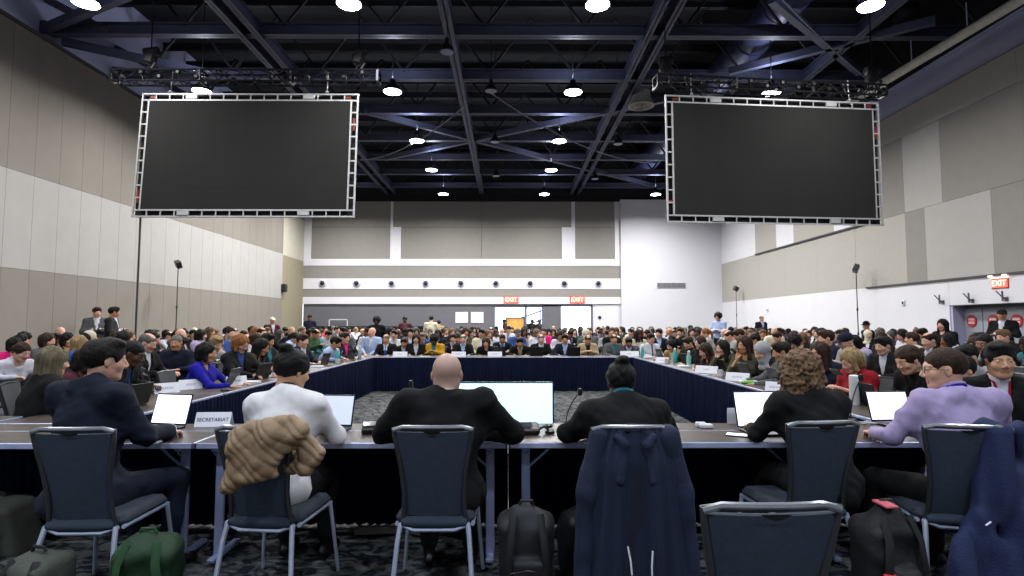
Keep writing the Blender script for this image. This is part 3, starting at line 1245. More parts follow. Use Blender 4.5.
b.span((-9.7, YF - .5, 0), (-9.1, YF - .1, .03))
tag(b.obj('sign_frame', m_porcelain), 'empty white sign frame on a post at the foot of the far wall', 'sign')
b = MB()
b.m(0).span((-10.9, YF - 1.1, 0), (-4.5, YF - .5, 1.32)).m(1).span((-11.0, YF - 1.15, 1.32), (-4.4, YF - .45, 1.37))
tag(b.obj('service_counter', [mat('counter_black', '#0c0c10', .7), mat('counter_top', '#24242a', .4)]), 'long black service counter under the slate far wall', 'counter')


def exit_sign(loc, rz, size, label):
    t = empty('exit_sign', loc, rz, label, 'sign')
    MB().box((0, .04, 0), (.42 * size, .08, .22 * size), ch=.01).obj('housing', mat('exit_housing', '#b04040', .5), t)
    MB().box((0, -.008, 0), (.38 * size, .016, .18 * size)).obj('face', mat('exit_face', '#ff5a4a', .5, emit=1.6), t)
    cu = bpy.data.curves.new('lettering', 'FONT')
    cu.body = 'EXIT'
    cu.size = .17 * size
    cu.extrude = .004
    cu.align_x = 'CENTER'
    cu.align_y = 'CENTER'
    tmp = bpy.data.objects.new('tmp', cu)
    link(tmp)
    me = bpy.data.meshes.new_from_object(tmp.evaluated_get(bpy.context.evaluated_depsgraph_get()))
    bpy.data.objects.remove(tmp)
    me.materials.clear()
    me.materials.append(mat('exit_letters', '#ffd0b8', .5, emit=2.5))
    o = bpy.data.objects.new('lettering', me)
    link(o, t)
    o.location = (0, -.022, 0)
    o.rotation_euler = (PI / 2, 0, 0)
    return t


exit_sign((.17, YF - .07, 2.84), 0, 2.0, 'red exit sign on the far wall above the double glass doors')
exit_sign((3.89, YF - .07, 2.84), 0, 2.0, 'red exit sign on the far wall above the single open doorway')
es = exit_sign((XR - .02, 13.75, 2.47), -PI / 2, 1.15, 'glowing red exit sign on the right wall above the door recess')
b = MB()
for y in (13.95, 13.55):
    b.m(0).lathe([(0, 0), (.05, .01), (.05, .05), (0, .06)], (-(y - 13.75), -.05, .15), 12)
b.m(0).box((0, .03, .14), (.5, .05, .03))
b.obj('emergency_lamp', mat('exit_letters', '#ffd0b8', .5, emit=2.5), es)
for i, y in enumerate((15.6, 14.6, 13.6)):
    b = MB()
    b.bar((XR, y, RZ + .10), (XR - .12, y, RZ + .14), .03)
    b.bar((XR - .10, y, RZ + .05), (XR - .10, y, RZ + .30), .03)
    b.bar((XR - .10, y, RZ + .14), (XR - .16, y + .10, RZ + .30), .025)
    b.box((XR - .01, y, RZ + .1), (.02, .1, .1))
    tag(b.obj('wall_bracket', mat('bracket_grey', '#5f616a', .5, metal=.5)), 'small grey metal bracket over the door recess, %s from its far end' % nth(i), 'bracket', 'brackets over the door recess')
for i, (X_, px, py, Y_) in enumerate(((XR, 768, 310, None), (XR, 904, 303, None))):
    p = at_x(px, py, XR)
    b = MB().m(0).box((XR - .02, p.y, p.z), (.04, .12, .16), ch=.01).m(1).box((XR - .045, p.y, p.z), (.012, .06, .08))
    tag(b.obj('wall_switch', [m_white, m_jetdark]), 'small wall box on the white right wall, %s the door recess' % ('far beyond' if i == 0 else 'just beyond'), 'switch')
p = at_y(598, 285, YF)

# ------------------------------------------------------------ roof steel
beamY = [30.7, 28.0, 25.45, 22.8, 19.8, 17.0, 14.35, 11.6, 8.8, 6.0, 3.0, 0, -3]


def ibeam(b, a, c, wd, h, tf=.03, tw=.03):
    a, c = Vector(a), Vector(c)
    b.bar(a + Vector((0, 0, tf / 2)), c + Vector((0, 0, tf / 2)), wd, tf)
    b.bar(a + Vector((0, 0, h - tf / 2)), c + Vector((0, 0, h - tf / 2)), wd, tf)
    b.bar(a + Vector((0, 0, h / 2)), c + Vector((0, 0, h / 2)), tw, h)


for i, y in enumerate(beamY):
    b = MB()
    h = .32 if y < 20 else .26
    ibeam(b, (XL - .5, y, 8.92), (XR - .1, y, 8.92), .22, h)
    tag(b.obj('trim_beam_cross', m_steel), kind='structure')
b = MB()
ibeam(b, (-1.5, YB, 8.86), (-1.5, YF, 8.86), .26, .36)
tag(b.obj('trim_beam_centre', m_steel), kind='structure')
for x in (3.6, 4.0, -6.85, -6.42):
    b = MB()
    ibeam(b, (x, YB, 8.84), (x, YF, 8.84), .17, .36)
    tag(b.obj('trim_beam_long', m_steel), kind='structure')
b = MB()
ibeam(b, (9.1, YB, 8.9), (9.1, YF, 8.9), .2, .32)
tag(b.obj('trim_beam_side', m_steel), kind='structure')
b = MB()
zb = 9.0
for p_, q_ in (((-5.1, 19.7), (8.5, 31)), ((-5.6, 25.5), (6.2, 18)), ((6.1, 12.7), (10.5, 16.5)), ((6.6, 16.5), (10.6, 13.6)), ((-11.9, 14.8), (-8.6, 17.0)), ((-11.9, 14.2), (-6.6, 11.6)),
               ((4.0, 11.6), (9.1, 6.0)), ((-6.5, 3), (-1.5, 8.8)), ((9.1, 19.8), (11.8, 22.8)), ((9.1, 25.5), (11.8, 19.8))):
    b.bar((p_[0], p_[1], zb), (q_[0], q_[1], zb), .17, .2)
tag(b.obj('trim_brace', m_steel), kind='structure')
b = MB()
for y in np.arange(YB + .5, YF, 1.37):
    ibeam(b, (XL - .4, y, 10.9), (XR + .3, y, 10.9), .12, .25)
for y in beamY:
    for x in np.arange(-11, 12, 2.6):
        b.bar((x, y, 9.2), (x + 1.3, y, 10.9), .06)
        b.bar((x + 2.6, y, 9.2), (x + 1.3, y, 10.9), .06)
tag(b.obj('trim_roof_joists', mat('steel_dark', '#0a0b12', .7, vary=.2)), kind='structure')
# haunch brackets where cross beams meet the left wall
b = MB()
for y in (14.35, 19.8, 25.45, 11.6, 8.8, 17.0):
    b.bar((XL - .5, y, 9.9), (XL + 1.2, y, 9.0), .14, .18)
    b.box((XL - .45, y, 9.0), (.2, .3, .5))
tag(b.obj('trim_haunches', mat('steel_brown', '#4a4150', .6)), kind='structure')

# big duct on the right and a slimmer pipe along the right wall
b = MB()
dx = at_z(788, 0, 10.0).x
b.tube([(dx, YB + .5, 10.05), (dx, YF - .6, 10.05)], .52, 28)
for y in np.arange(-5, 31, 1.8):
    b.tube([(dx, y - .03, 10.05), (dx, y + .03, 10.05)], .545, 28)
tag(b.obj('air_duct', mat('duct_blue', '#2b3050', .5, vary=.2, scale=2)), 'large round dark blue air duct running above the right screen under the roof', 'duct')
b = MB()
pa, pb = at_z(1017, 2, 8.25), at_z(862, 95, 8.25)
dv = (pb - pa)
px_ = (pa.x + pb.x) / 2
b.tube([pa - dv * 2.5, pb + dv * 1.2], .11, 14)
po = b.obj('sprinkler_pipe', mat('pipe_cream', '#cfccc0', .5))
tag(po, 'cream pipe running along the right wall just under the roof beams', 'pipe')
b = MB()
for t in np.arange(-2.2, 1.2, .35):
    q = pa + dv * t
    b.tube([q + Vector((0, 0, -.1)), q + Vector((.1, 0, 0)), q + Vector((0, 0, .1)), q + Vector((0, 0, .7))], .014, 6)
b.obj('hangers', m_chrome, po)
# thin drooping cables
for i, (a, c, sag) in enumerate(((at_z(491, 93, 8.3), at_z(655, 163, 8.3), .5), (at_z(361, 160, 8.3), at_z(466, 105, 8.3), .4), (at_z(782, 0, 8.7), at_z(884, 92, 8.7), .1))):
    b = MB()
    b.tube([a.lerp(c, t) - Vector((0, 0, sag * 4 * t * (1 - t))) for t in np.linspace(0, 1, 14)], .022, 6)
    tag(b.obj('roof_cable', mat('cable_grey', '#75778a', .6)), ('pale cable sagging from the ceiling centre towards the right screen', 'pale cable sagging from the left screen towards the ceiling centre', 'pale cable crossing high above the right screen')[i], 'cable')

# ------------------------------------------------------------ hanging lamps
m_lampd = mat('lamp_lens', '#ffffff', .5, emit=28)
m_lampo = mat('lamp_lens_off', '#7880a0', .4)
m_hous = mat('lamp_housing', '#2a2c36', .4, metal=.5)


def lamp_proto(lit, r):
    t = empty('pendant_lamp')
    MB().lathe([(r, 0), (r * 1.04, .02), (r * .8, .13), (r * .4, .2), (r * .3, .34), (.0, .36)], (0, 0, 0), 24).obj('housing', m_hous, t)
    MB().lathe([(0, -.012), (r * .94, -.008), (r * .96, .01), (0, .015)], (0, 0, 0), 24).obj('lens', m_lampd if lit else m_lampo, t)
    MB().tube([(0, 0, .34), (0, 0, 3.62)], .012, 6).obj('stem', m_hous, t)
    return t


lp = None
rows_n = [('back', 0)]
for j, y in enumerate(LAMP_Y):
    for i, x in enumerate(LAMP_X):
        if j == 0 and i == 0:
            pass
        lab = 'bright pendant lamp, %s row from the far wall, %s one from the left wall' % (nth(j), nth(i))
        if lp is None:
            lp = lamp_proto(True, .26)
            o = lp
            o.location = (x, y, LAMP_Z)
            tag(o, lab, 'lamp', 'lit pendant lamps')
        else:
            o = clone(lp, (x, y, LAMP_Z), label=lab)
        ld = bpy.data.lights.new('lamp_light', 'AREA')
        ld.shape = 'DISK'
        ld.size = .5
        ld.energy = LAMP_W[j]
        ld.color = LAMP_COLOUR if y > 4 else (.80, .88, 1.0)  # rows at the camera end are unseen, added as bluish foreground fill
        ld.spread = math.radians(165)
        lo = bpy.data.objects.new('lamp_light', ld)
        link(lo)
        lo.location = (x, y, LAMP_Z - .03)
        lu = bpy.data.lights.new('roof_fill_light', 'AREA')  # added fill aimed upwards, stands in for bounce on roof steel and bands
        lu.shape = 'DISK'
        lu.size = .3
        lu.energy = UP_W
        lu.color = (.80, .85, 1.0)
        lv = bpy.data.objects.new('roof_fill_light', lu)
        link(lv)
        lv.location = (x, y, LAMP_Z + .40)
        lv.rotation_euler = (PI, 0, 0)
lq = None
for i, (px, py) in enumerate(((491, 91), (495, 142), (496, 176), (618, 144), (595, 179), (447, 52))):
    p = at_z(px, py, 8.05)
    lab = 'small unlit pendant lamp under the roof, %s' % ('in line with the centre beam, nearest', 'in line with the centre beam, second nearest', 'in line with the centre beam, farthest', 'by the right twin beams, nearer one', 'by the right twin beams, farther one', 'left of the centre beam between the screens')[i]
    if lq is None:
        lq = lamp_proto(False, .17)
        lq.location = p
        tag(lq, lab, 'lamp', 'unlit pendant lamps')
    else:
        clone(lq, p, label=lab)
p = at_z(641, 107, 8.5)
b = MB()
b.lathe([(.0, .1), (.12, -.02), (.16, .06), (.22, .0), (.27, .06), (.34, .0), (.42, .02), (.40, .12), (.3, .3), (.3, .5), (0, .5)], p, 30)
tag(b.obj('air_diffuser', mat('diffuser', '#8f8d84', .5)), 'round ringed air diffuser under the roof just left of the right screen', 'vent')

# ------------------------------------------------------------ hanging screens and trusses
m_led = mat('led_screen_off', '#2c2c2c', .8, spec=.08, vary=.04, scale=1.2)
m_white_rail = mat('screen_frame_white', '#b6b8bc', .5, metal=.3)
m_truss = mat('truss_alu', '#2f3138', .4, metal=.8)
m_truss_dark = mat('truss_black', '#14151c', .5)
m_void = mat('black_cloth', '#08080a', .9)


def screen(c, rz, W, H, label):
    t = empty('led_screen', c, rz, label, 'screen')
    b = MB()
    nx, nz = 9, 5
    w0, h0 = W - .34, H - .34
    for i in range(nx):
        for k in range(nz):
            b.box((-w0 / 2 + (i + .5) * w0 / nx, 0, -h0 / 2 + (k + .5) * h0 / nz), (w0 / nx - .0012, .09, h0 / nz - .0012))
    b.obj('display', m_led, t)
    MB().box((0, .06, 0), (w0 + .3, .02, h0 + .3)).obj('backing', m_void, t)
    f = MB()
    for s in (-1, 1):
        for o in (0, .15):
            z = s * (H / 2 - .02 - o)
            f.bar((-W / 2 + (0 if not o else .15), -.03, z), (W / 2 - (0 if not o else .15), -.03, z), .034, .034)
            x = s * (W / 2 - .02 - o)
            f.bar((x, -.03, -H / 2 + (0 if not o else .15)), (x, -.03, H / 2 - (0 if not o else .15)), .034, .034)
        n = 17
        for k in range(n):
            x = -W / 2 + .02 + (W - .04) * k / (n - 1)
            f.bar((x, -.03, s * (H / 2 - .17)), (x, -.03, s * (H / 2 - .02)), .022, .03)
        n = 10
        for k in range(n):
            z = -H / 2 + .17 + (H - .34) * k / (n - 1)
            f.bar((s * (W / 2 - .17), -.03, z), (s * (W / 2 - .02), -.03, z), .022, .03)
        for x in (-W * .27, W * .27):
            f.box((x, -.04, s * (H / 2 - .095)), (.26, .05, .09))
    f.obj('frame', m_white_rail, t)
    for x, z in ((-W / 2 + .25, H / 2 - .095), (W / 2 - .25, H / 2 - .095), (-W / 2 + .095, -H / 2 + .5), (W / 2 - .095, H / 2 - .75)):
        r = MB()
        r.box((x, -.02, z), (.12 if abs(z) > 1 else .05, .03, .05 if abs(z) > 1 else .3))
        r.obj('clamp', mat('clamp_red', '#7a2018', .5), t)
    h = MB()
    for x in (-W / 2 + .65, W / 2 - .75):
        h.tube([(x, -.03, H / 2), (x, 0, H / 2 + .55)], .012, 6)
        h.tube([(x, -.03, H / 2 + .02), (x, -.03, H / 2 + .09)], [.05, .015], 8)
    h.obj('shackles', m_white_rail, t)
    return t


def truss(c, rz, L, label, hook):
    t = empty('lighting_truss', c, rz, label, 'truss')
    b = MB()
    h = .26
    for y in (-.15, .15):
        for z in (-h / 2, h / 2):
            b.tube([(-L / 2, y, z), (L / 2, y, z)], .026, 8)
    n = int(L / .3)
    d = MB()
    for k in range(n):
        x0, x1 = -L / 2 + L * k / n, -L / 2 + L * (k + 1) / n
        z0, z1 = (-h / 2, h / 2) if k % 2 else (h / 2, -h / 2)
        for y in (-.15, .15):
            d.tube([(x0, y, z0), (x1, y, z1)], .013, 5)
        for z in (-h / 2, h / 2):
            d.tube([(x0, -.15 if k % 2 else .15, z), (x1, .15 if k % 2 else -.15, z)], .013, 5)
    for x in (-L / 2, -L / 6, L / 6, L / 2):
        for z in (-h / 2, h / 2):
            d.bar((x, -.15, z), (x, .15, z), .05)
        for y in (-.15, .15):
            d.bar((x, y, -h / 2), (x, y, h / 2), .05)
    b.obj('chords', m_truss, t)
    d.obj('lattice', m_truss_dark if hook else m_truss, t)
    for k in range(14):
        x = -L / 2 + L * (k + .7) / 14.5
        s = MB()
        s.box((x, -.17, -.05 + .1 * (k % 2)), (.10, .08, .10), ch=.02)
        s.tube([(x, -.15, 0), (x + .05, -.15, -.16)], .02, 6)
        s.obj('fitting', m_truss_dark, t)
    return t


def hoist(p, top, label):
    t = empty('chain_hoist', p, 0, label, 'hoist')
    b = MB()
    b.box((0, 0, .10), (.24, .2, .36), Matrix.Rotation(.25, 3, 'Y'), ch=.04)
    b.tube([(-.15, 0, .2), (.17, 0, .24)], .10, 12)
    b.obj('motor', m_truss_dark, t)
    c = MB()
    c.tube([(0, 0, .3), (0, 0, top - p[2])], .015, 6)
    c.obj('chain', m_truss, t)
    s = MB()
    s.tube([(0, 0, 0), (.13, 0, -.28), (.1, 0, -.42)], .02, 6)
    s.tube([(0, 0, 0), (-.10, 0, -.28), (-.1, 0, -.42)], .02, 6)
    s.tube([(.1, 0, .1), (.16, -.1, -.1), (.05, -.12, -.3)], .03, 6)
    s.obj('sling', m_truss_dark, t)
    return t


s_ = screen((-6.03, 13.0, 5.385), 0.0, 5.06, 2.98, 'large dark hanging screen in a white ladder frame on the left')
s_.rotation_euler = (-.07, 0, 0)
truss((-6.1, 13.0, 7.22), 0, 6.15, 'grey lighting truss hanging over the left screen', False)
hoist((-8.35, 13.0, 7.62), 10.9, 'black chain hoist over the wall side of the left screen truss')
hoist((-3.5, 13.0, 7.62), 10.9, 'black chain hoist over the centre side of the left screen truss')
screen((6.33, 13.25, 5.33), 0.085, 5.34, 3.02, 'large dark hanging screen in a white ladder frame on the right')
truss((6.3, 13.25, 7.13), 0.095, 5.7, 'dark lighting truss hanging over the right screen', True)
hoist((3.7, 13.0, 7.45), 10.9, 'black chain hoist over the centre side of the right screen truss')
hoist((8.9, 13.5, 7.45), 10.9, 'black chain hoist over the wall side of the right screen truss')
b = MB()
b.tube([(-8.44, 13.0, 3.95), (-8.46, 13.02, 0.0)], .022, 6)
b.tube([(-8.46, 13.02, 0.0), (-8.46, 13.02, .05)], .09, 12)
tag(b.obj('tether_cable', mat('cable_dark', '#2c2c30', .6)), 'dark vertical cable from the left screen corner down to the floor', 'cable')


def light_stand(p, h, rz, label):
    t = empty('speaker_stand', p, rz, label, 'stand')
    b = MB()
    b.tube([(0, 0, .02), (0, 0, h)], [.02, .014], 8)
    for z in (h * .35, h * .6):
        b.tube([(0, 0, z), (0, 0, z + .08)], .032, 8)
    b.obj('pole', mat('cable_dark', '#2c2c30', .6), t)
    for k in range(3):
        a = k * 2.1
        MB().tube([(0, 0, .5), (math.cos(a) * .5, math.sin(a) * .5, .02)], .014, 6).obj('leg', mat('cable_dark', '#2c2c30', .6), t)
    Rr = Matrix.Rotation(.35, 3, 'X') @ Matrix.Rotation(.3, 3, 'Y')
    MB().box((0, 0, h + .12), (.28, .16, .24), Rr, ch=.02).obj('head', mat('black_plastic', '#101012', .4), t)
    return t


p = at_x(169, 268, -11.1)
light_stand((p.x + .3, p.y, 0), p.z, -.9, 'black speaker on a tall thin stand against the left wall')
p = at_x(736, 291, 11.6)
light_stand((p.x, p.y, 0), p.z, .5, 'black speaker on a tall thin stand in the far right corner')
p = at_x(856, 272, 11.5)
light_stand((p.x, p.y, 0), p.z, .9, 'black speaker on a tall thin stand halfway along the right wall')
p = at_x(282, 288, XL)
tag(MB().box((XL + .12, p.y, p.z), (.22, .3, .4), ch=.03).obj('wall_speaker', mat('black_plastic', '#101012', .4)), 'small black speaker fixed high on the far end of the left wall', 'speaker')
# ------------------------------------------------------------ tables in a ring
m_top = mat('table_laminate', '#3c3530', .38, vary=.22, scale=3, stretch=(1, 9, 1), col2='#51483f')
m_edge = mat('table_edge', '#a9b0cf', .35, metal=.2)
m_leg = mat('table_leg_paint', '#98a2c8', .4, metal=.3)
m_skirt = mat('skirt_navy', '#10172f', .95, spec=.1, vary=.15, scale=6, bump=.2, bscale=200)
TZ = .75


def skirt_mesh(b, a, c, out, seed):
    a, c, out = Vector(a), Vector(c), Vector(out)
    L = (c - a).length
    d = (c - a).normalized()
    n = int(L / .012)
    r = random.Random(seed)
    ph = [r.uniform(-.6, .6) for _ in range(40)]

    def f(u, v):
        s = u * L
        k = s / .072
        q = ph[int(k) % 40]
        w_ = math.sin(2 * PI * k + q) + .35 * math.sin(4.7 * k + q)
        amp = .006 + .016 * (1 - v)
        z = .015 + (TZ - .03) * v
        return a + d * (s + .006 * math.cos(2 * PI * k + q) * (1 - v)) + out * (.022 + amp * w_ + .012 * (1 - v)) + Vector((0, 0, z))
    b.grid(f, n, 7)


def table(x0, x1, y0, y1, label, skirt=(), legs=True, seed=0, group=None, along='x'):
    t = empty('folding_table', ((x0 + x1) / 2, (y0 + y1) / 2, 0), 0, label, 'table', group)
    w_, d_ = (x1 - x0) - .006, (y1 - y0) - .006
    b = MB()
    b.m(0).box((0, 0, TZ - .012), (w_ - .012, d_ - .012, .025), ch=.003)
    b.obj('tabletop', mat('table_laminate_y', '#3c3530', .38, vary=.22, scale=3, stretch=(9, 1, 1), col2='#51483f') if along == 'y' else m_top, t)
    e = MB()
    for s in (-1, 1):
        e.box((0, s * (d_ / 2 - .008), TZ - .019), (w_, .016, .036), ch=.004)
        e.box((s * (w_ / 2 - .008), 0, TZ - .019), (.016, d_, .036), ch=.004)
    e.obj('edge_band', m_edge, t)
    if legs:
        for s in (-1, 1):
            l_ = MB()
            if along == 'x':
                lx, ly = s * (w_ / 2 - .11), 0
                l_.box((lx, -d_ * .2, .38), (.055, .03, .70), ch=.006)
                l_.box((lx, 0, .03), (.05, d_ * .9, .03), ch=.008)
                l_.box((lx, 0, TZ - .045), (.05, d_ * .85, .03), ch=.006)
                l_.bar((lx, -d_ * .2, .56), (lx - s * .16, -d_ * .2, TZ - .05), .014)
                l_.tube([(lx + .02 * math.cos(a), -d_ * .34, TZ - .06 + .028 * math.sin(a)) for a in np.linspace(0, 2 * PI, 13)], .005, 5)
            else:
                ly = s * (d_ / 2 - .15)
                l_.box((0, ly, .38), (.03, .055, .70), ch=.006)
                l_.box((0, ly, .03), (w_ * .9, .05, .03), ch=.008)
            l_.obj('leg', m_leg, t)
    for k, (a, c, o) in enumerate(skirt):
        s_ = MB()
        cx, cy = (x0 + x1) / 2, (y0 + y1) / 2
        skirt_mesh(s_, (a[0] - cx, a[1] - cy, 0), (c[0] - cx, c[1] - cy, 0), (o[0], o[1], 0), seed + k)
        s_.obj('skirt', m_skirt, t, angle=80)
    return t


FX = (-5.75, -3.85, -1.93, 0.0, 1.92, 3.83, 5.7)
pos_n = ('at the far left end behind the blonde-haired person', 'under the left-most laptop', 'between the first two chairs with people', 'in front of the bald person', 'between the black-haired woman and the curly-haired person', 'at the right end under the purple shirt')
for i in range(6):
    x0, x1 = FX[i], FX[i + 1]
    table(x0, x1, 3.56, 3.965, 'narrow brown folding table in the near row, %s' % ('leftmost at the frame edge', 'left end, before the navy-suited man', 'by the SECRETARIAT card', 'before the bald man', 'before the curly-haired woman', 'right end, before the lavender shirt')[i], seed=i * 7)
    rear = 4.25 if 1 < i < 5 or i == 4 else 4.25
    sk = [((x0, rear), (x1, rear), (0, 1))] if x0 > -3.9 and x1 < 3.9 else []
    table(x0, x1, 3.965, 4.25 if i > 0 else 4.62, 'second narrow brown table behind the near row, %s' % ('leftmost at the frame edge', 'at the left arm corner', 'by the SECRETARIAT card', 'before the large glowing monitor', 'by the pink bottle', 'at the right arm corner')[i], skirt=sk, legs=i in (0, 5), seed=40 + i * 7)
AY = [4.27 + 1.83 * k for k in range(6)]
for k in range(5):
    y0, y1 = AY[k], AY[k + 1]
    table(-3.78, -3.0, y0, y1, 'navy-skirted table in the left arm of the ring, %s from the camera' % nth(k), skirt=[((-3.0, y0), (-3.0, y1), (1, 0))], seed=100 + k, along='y', group='left arm tables')
    table(2.80, 3.58, y0, y1, 'navy-skirted table in the right arm of the ring, %s from the camera' % nth(k), skirt=[((2.80, y1), (2.80, y0), (-1, 0))], seed=120 + k, along='y', group='right arm tables')
FT = (-2.99, -1.06, .87, 2.79)
for k in range(3):
    table(FT[k], FT[k + 1], 12.72, 13.42, 'navy-skirted table of the far side of the ring, %s' % ('left', 'middle', 'right')[k], skirt=[((FT[k], 12.72), (FT[k + 1], 12.72), (0, -1))], seed=140 + k, group='far side tables')

# ------------------------------------------------------------ stacking chairs
m_fab = mat('chair_fabric', '#2c3848', .8, vary=.12, scale=40, bump=.3, bscale=300)
m_frame_c = mat('chair_frame', '#4c4d52', .35, metal=.7)
m_seatf = mat('chair_seat_fabric', '#232a36', .85, vary=.12, scale=40, bump=.3, bscale=300)


def chair_w(t):
    """half width of the back at height fraction t (0 bottom, 1 top)"""
    xs = (0, .12, .35, .6, .85, 1)
    ws = (.176, .160, .154, .166, .190, .203)
    return float(np.interp(t, xs, ws))


def chair_c(t, s=0):
    """depth of the back at height fraction t"""
    return -.225 - .085 * t - .03 * math.sin(t * PI) * 0 + .02 * (1 - t) ** 2


def make_chair(near=True):
    t = empty('stacking_chair')
    z0, z1 = .42, .942
    b = MB()

    def shell(off, zo=0):
        def f(u, v):
            hw = chair_w(.10 + v * .88) - .012
            x = (u * 2 - 1) * hw
            z = z0 + .06 + (z1 - .015 - z0 - .06) * v
            return Vector((x, chair_c(v) + off - .02 * (1 - (x / hw) ** 2) * 1.0, z))
        return f
    nu, nv = 13, 15
    b.grid(lambda u, v: shell(-.012)(1 - u, v), nu, nv)
    b.grid(shell(.016), nu, nv)
    rim = lambda u, v, side: shell(-.012 + .028 * v)(side, u)
    b.grid(lambda u, v: rim(u, v, 0), nv, 2)
    b.grid(lambda u, v: rim(1 - u, v, 1), nv, 2)
    b.grid(lambda u, v: shell(.016 - .028 * v)(u, 1), nu, 2)
    b.obj('backrest', m_fab, t, angle=60)
    # lumbar roll under the slot
    r = MB()
    r.grid(lambda u, v: Vector(((u * 2 - 1) * (.172 - .004 * v), -.222 - .026 * math.sin(PI * v) - .012 * (1 - (2 * u - 1) ** 2), z0 - .005 + .062 * v)), 11, 5)
    r.grid(lambda u, v: Vector(((1 - u * 2) * (.172 - .004 * v), -.195, z0 - .005 + .062 * v)), 11, 5)
    r.obj('lower_roll', m_fab, t, angle=60)
    f = MB()
    L = [(-chair_w(v), chair_c(v) - .006, z0 - .01 + (z1 - z0 + .01) * v) for v in np.linspace(0, 1, 12)]
    top = []
    for u in np.linspace(-1, 1, 9)[1:-1]:
        top.append((u * .201, chair_c(1) - .006 - .022 * (1 - u * u), z1 + .008))
    path = L + top + [(-x, y, z) for x, y, z in L[::-1]]
    f.tube(path, .0125, 8)
    f.obj('back_frame', m_frame_c, t, angle=60)
    MB().tube([(-.203, chair_c(1) - .008, z1 - .004)] + [(x_, y_ - .001, z_ + .003) for x_, y_, z_ in top] + [(.203, chair_c(1) - .008, z1 - .004)], .0125, 8).obj('top_rail', mat('rail_silver', '#9da1a8', .28, metal=.8), t)
    h = MB()
    h.grid(lambda u, v: Vector(((u * 2 - 1) * .05, chair_c(1) - .046 + .008 * v, z1 - .006 - (.020 * (1 - (2 * u - 1) ** 2)) * v)), 11, 3)
    h.obj('handle_slot', mat('black_plastic', '#101012', .4), t)
    s = MB()
    s.box((0, -.005, .455), (.42, .41, .065), ch=.028)
    s.obj('seat', m_seatf, t, angle=60)
    u_ = MB()
    u_.tube([(-.20, -.21, .43), (-.20, .20, .425), (.20, .20, .425), (.20, -.21, .43)], .011, 6)
    u_.tube([(-.185, -.225, .435), (-.11, -.235, .408), (.11, -.235, .408), (.185, -.225, .435)], .010, 6)
    u_.obj('seat_frame', m_chrome, t)
    for sx in (-1, 1):
        MB().tube([(sx * .176, -.232, .44), (sx * .186, -.256, .36), (sx * .214, -.315, .012)], [.0135, .013, .012], 8).obj('leg', m_chrome, t)
        MB().tube([(sx * .20, .19, .43), (sx * .235, .245, .012)], [.012, .011], 8).obj('leg', m_chrome, t)
    return t


def simple_chair():
    b = MB()
    z0, z1 = .47, .925
    sh = lambda o: (lambda u, v: Vector(((u * 2 - 1) * chair_w(.1 + .9 * v), chair_c(v) + o - .02 * (1 - (2 * u - 1) ** 2), z0 + (z1 - z0) * v)))
    b.m(0).grid(lambda u, v: sh(-.016)(1 - u, v), 5, 6)
    b.grid(sh(.016), 5, 6)
    b.box((0, .01, .455), (.45, .44, .065), ch=.02)
    b.m(1)
    L = [(-chair_w(v), chair_c(v), .45 + (z1 - .45) * v) for v in np.linspace(0, 1, 5)]
    b.tube(L + [(0, chair_c(1) - .02, z1 + .006)] + [(-x, y, z) for x, y, z in L[::-1]], .014, 5)
    for sx in (-1, 1):
        b.tube([(sx * .18, -.22, .46), (sx * .245, -.335, .01)], .012, 5)
        b.tube([(sx * .20, .19, .43), (sx * .235, .245, .01)], .012, 5)
    return b.obj('stacking_chair', [mat('chair_fabric_grey', '#3e4146', .8, vary=.1), m_frame_c], angle=60)


ch0 = make_chair()
near_chairs = [(-2.20, 3.24, .03, 'dark chair with a bare back behind the navy-suited man at the left'), (-1.27, 3.28, -.10, 'dark chair with a beige puffer jacket hung over its left corner'),
               (-.385, 3.28, 0, 'dark empty-backed chair directly behind the bald man'), (.63, 3.28, .02, 'dark chair almost hidden under a long navy coat'),
               (1.66, 3.40, .10, 'dark chair behind the curly-haired person, bare back'), (2.44, 3.28, -.20, 'dark chair behind the lavender shirt with a blue coat on its right side'),
               (2.92, 3.25, 0, 'dark chair cut off by the right edge of the frame'), (.765, 2.015, .02, 'dark chair closest to the camera with only its upper back showing')]
for i, (x, y, rz, lab) in enumerate(near_chairs):
    if i == 0:
        ch0.location = (x, y, 0)
        ch0.rotation_euler = (0, 0, rz)
        tag(ch0, lab, 'chair', 'near row of dark stacking chairs')
    else:
        clone(ch0, (x, y, 0), rz, lab)

# ------------------------------------------------------------ things on the tables
m_paper = mat('paper_white', '#d9dae2', .7, vary=.02)
m_ink = mat('ink_grey', '#3a3f58', .7)
m_black = mat('black_plastic', '#101012', .4)
m_lcd = mat('laptop_screen_lit', '#eef2ff', .4, emit=1.35, vary=.03, scale=1.5)
m_lcdb = mat('laptop_screen_pale', '#c3cbe0', .4, emit=.6, vary=.05, scale=1.5)
m_lap = mat('laptop_dark', '#18181c', .35, metal=.3)
m_lapg = mat('laptop_silver', '#8d9096', .3, metal=.7)


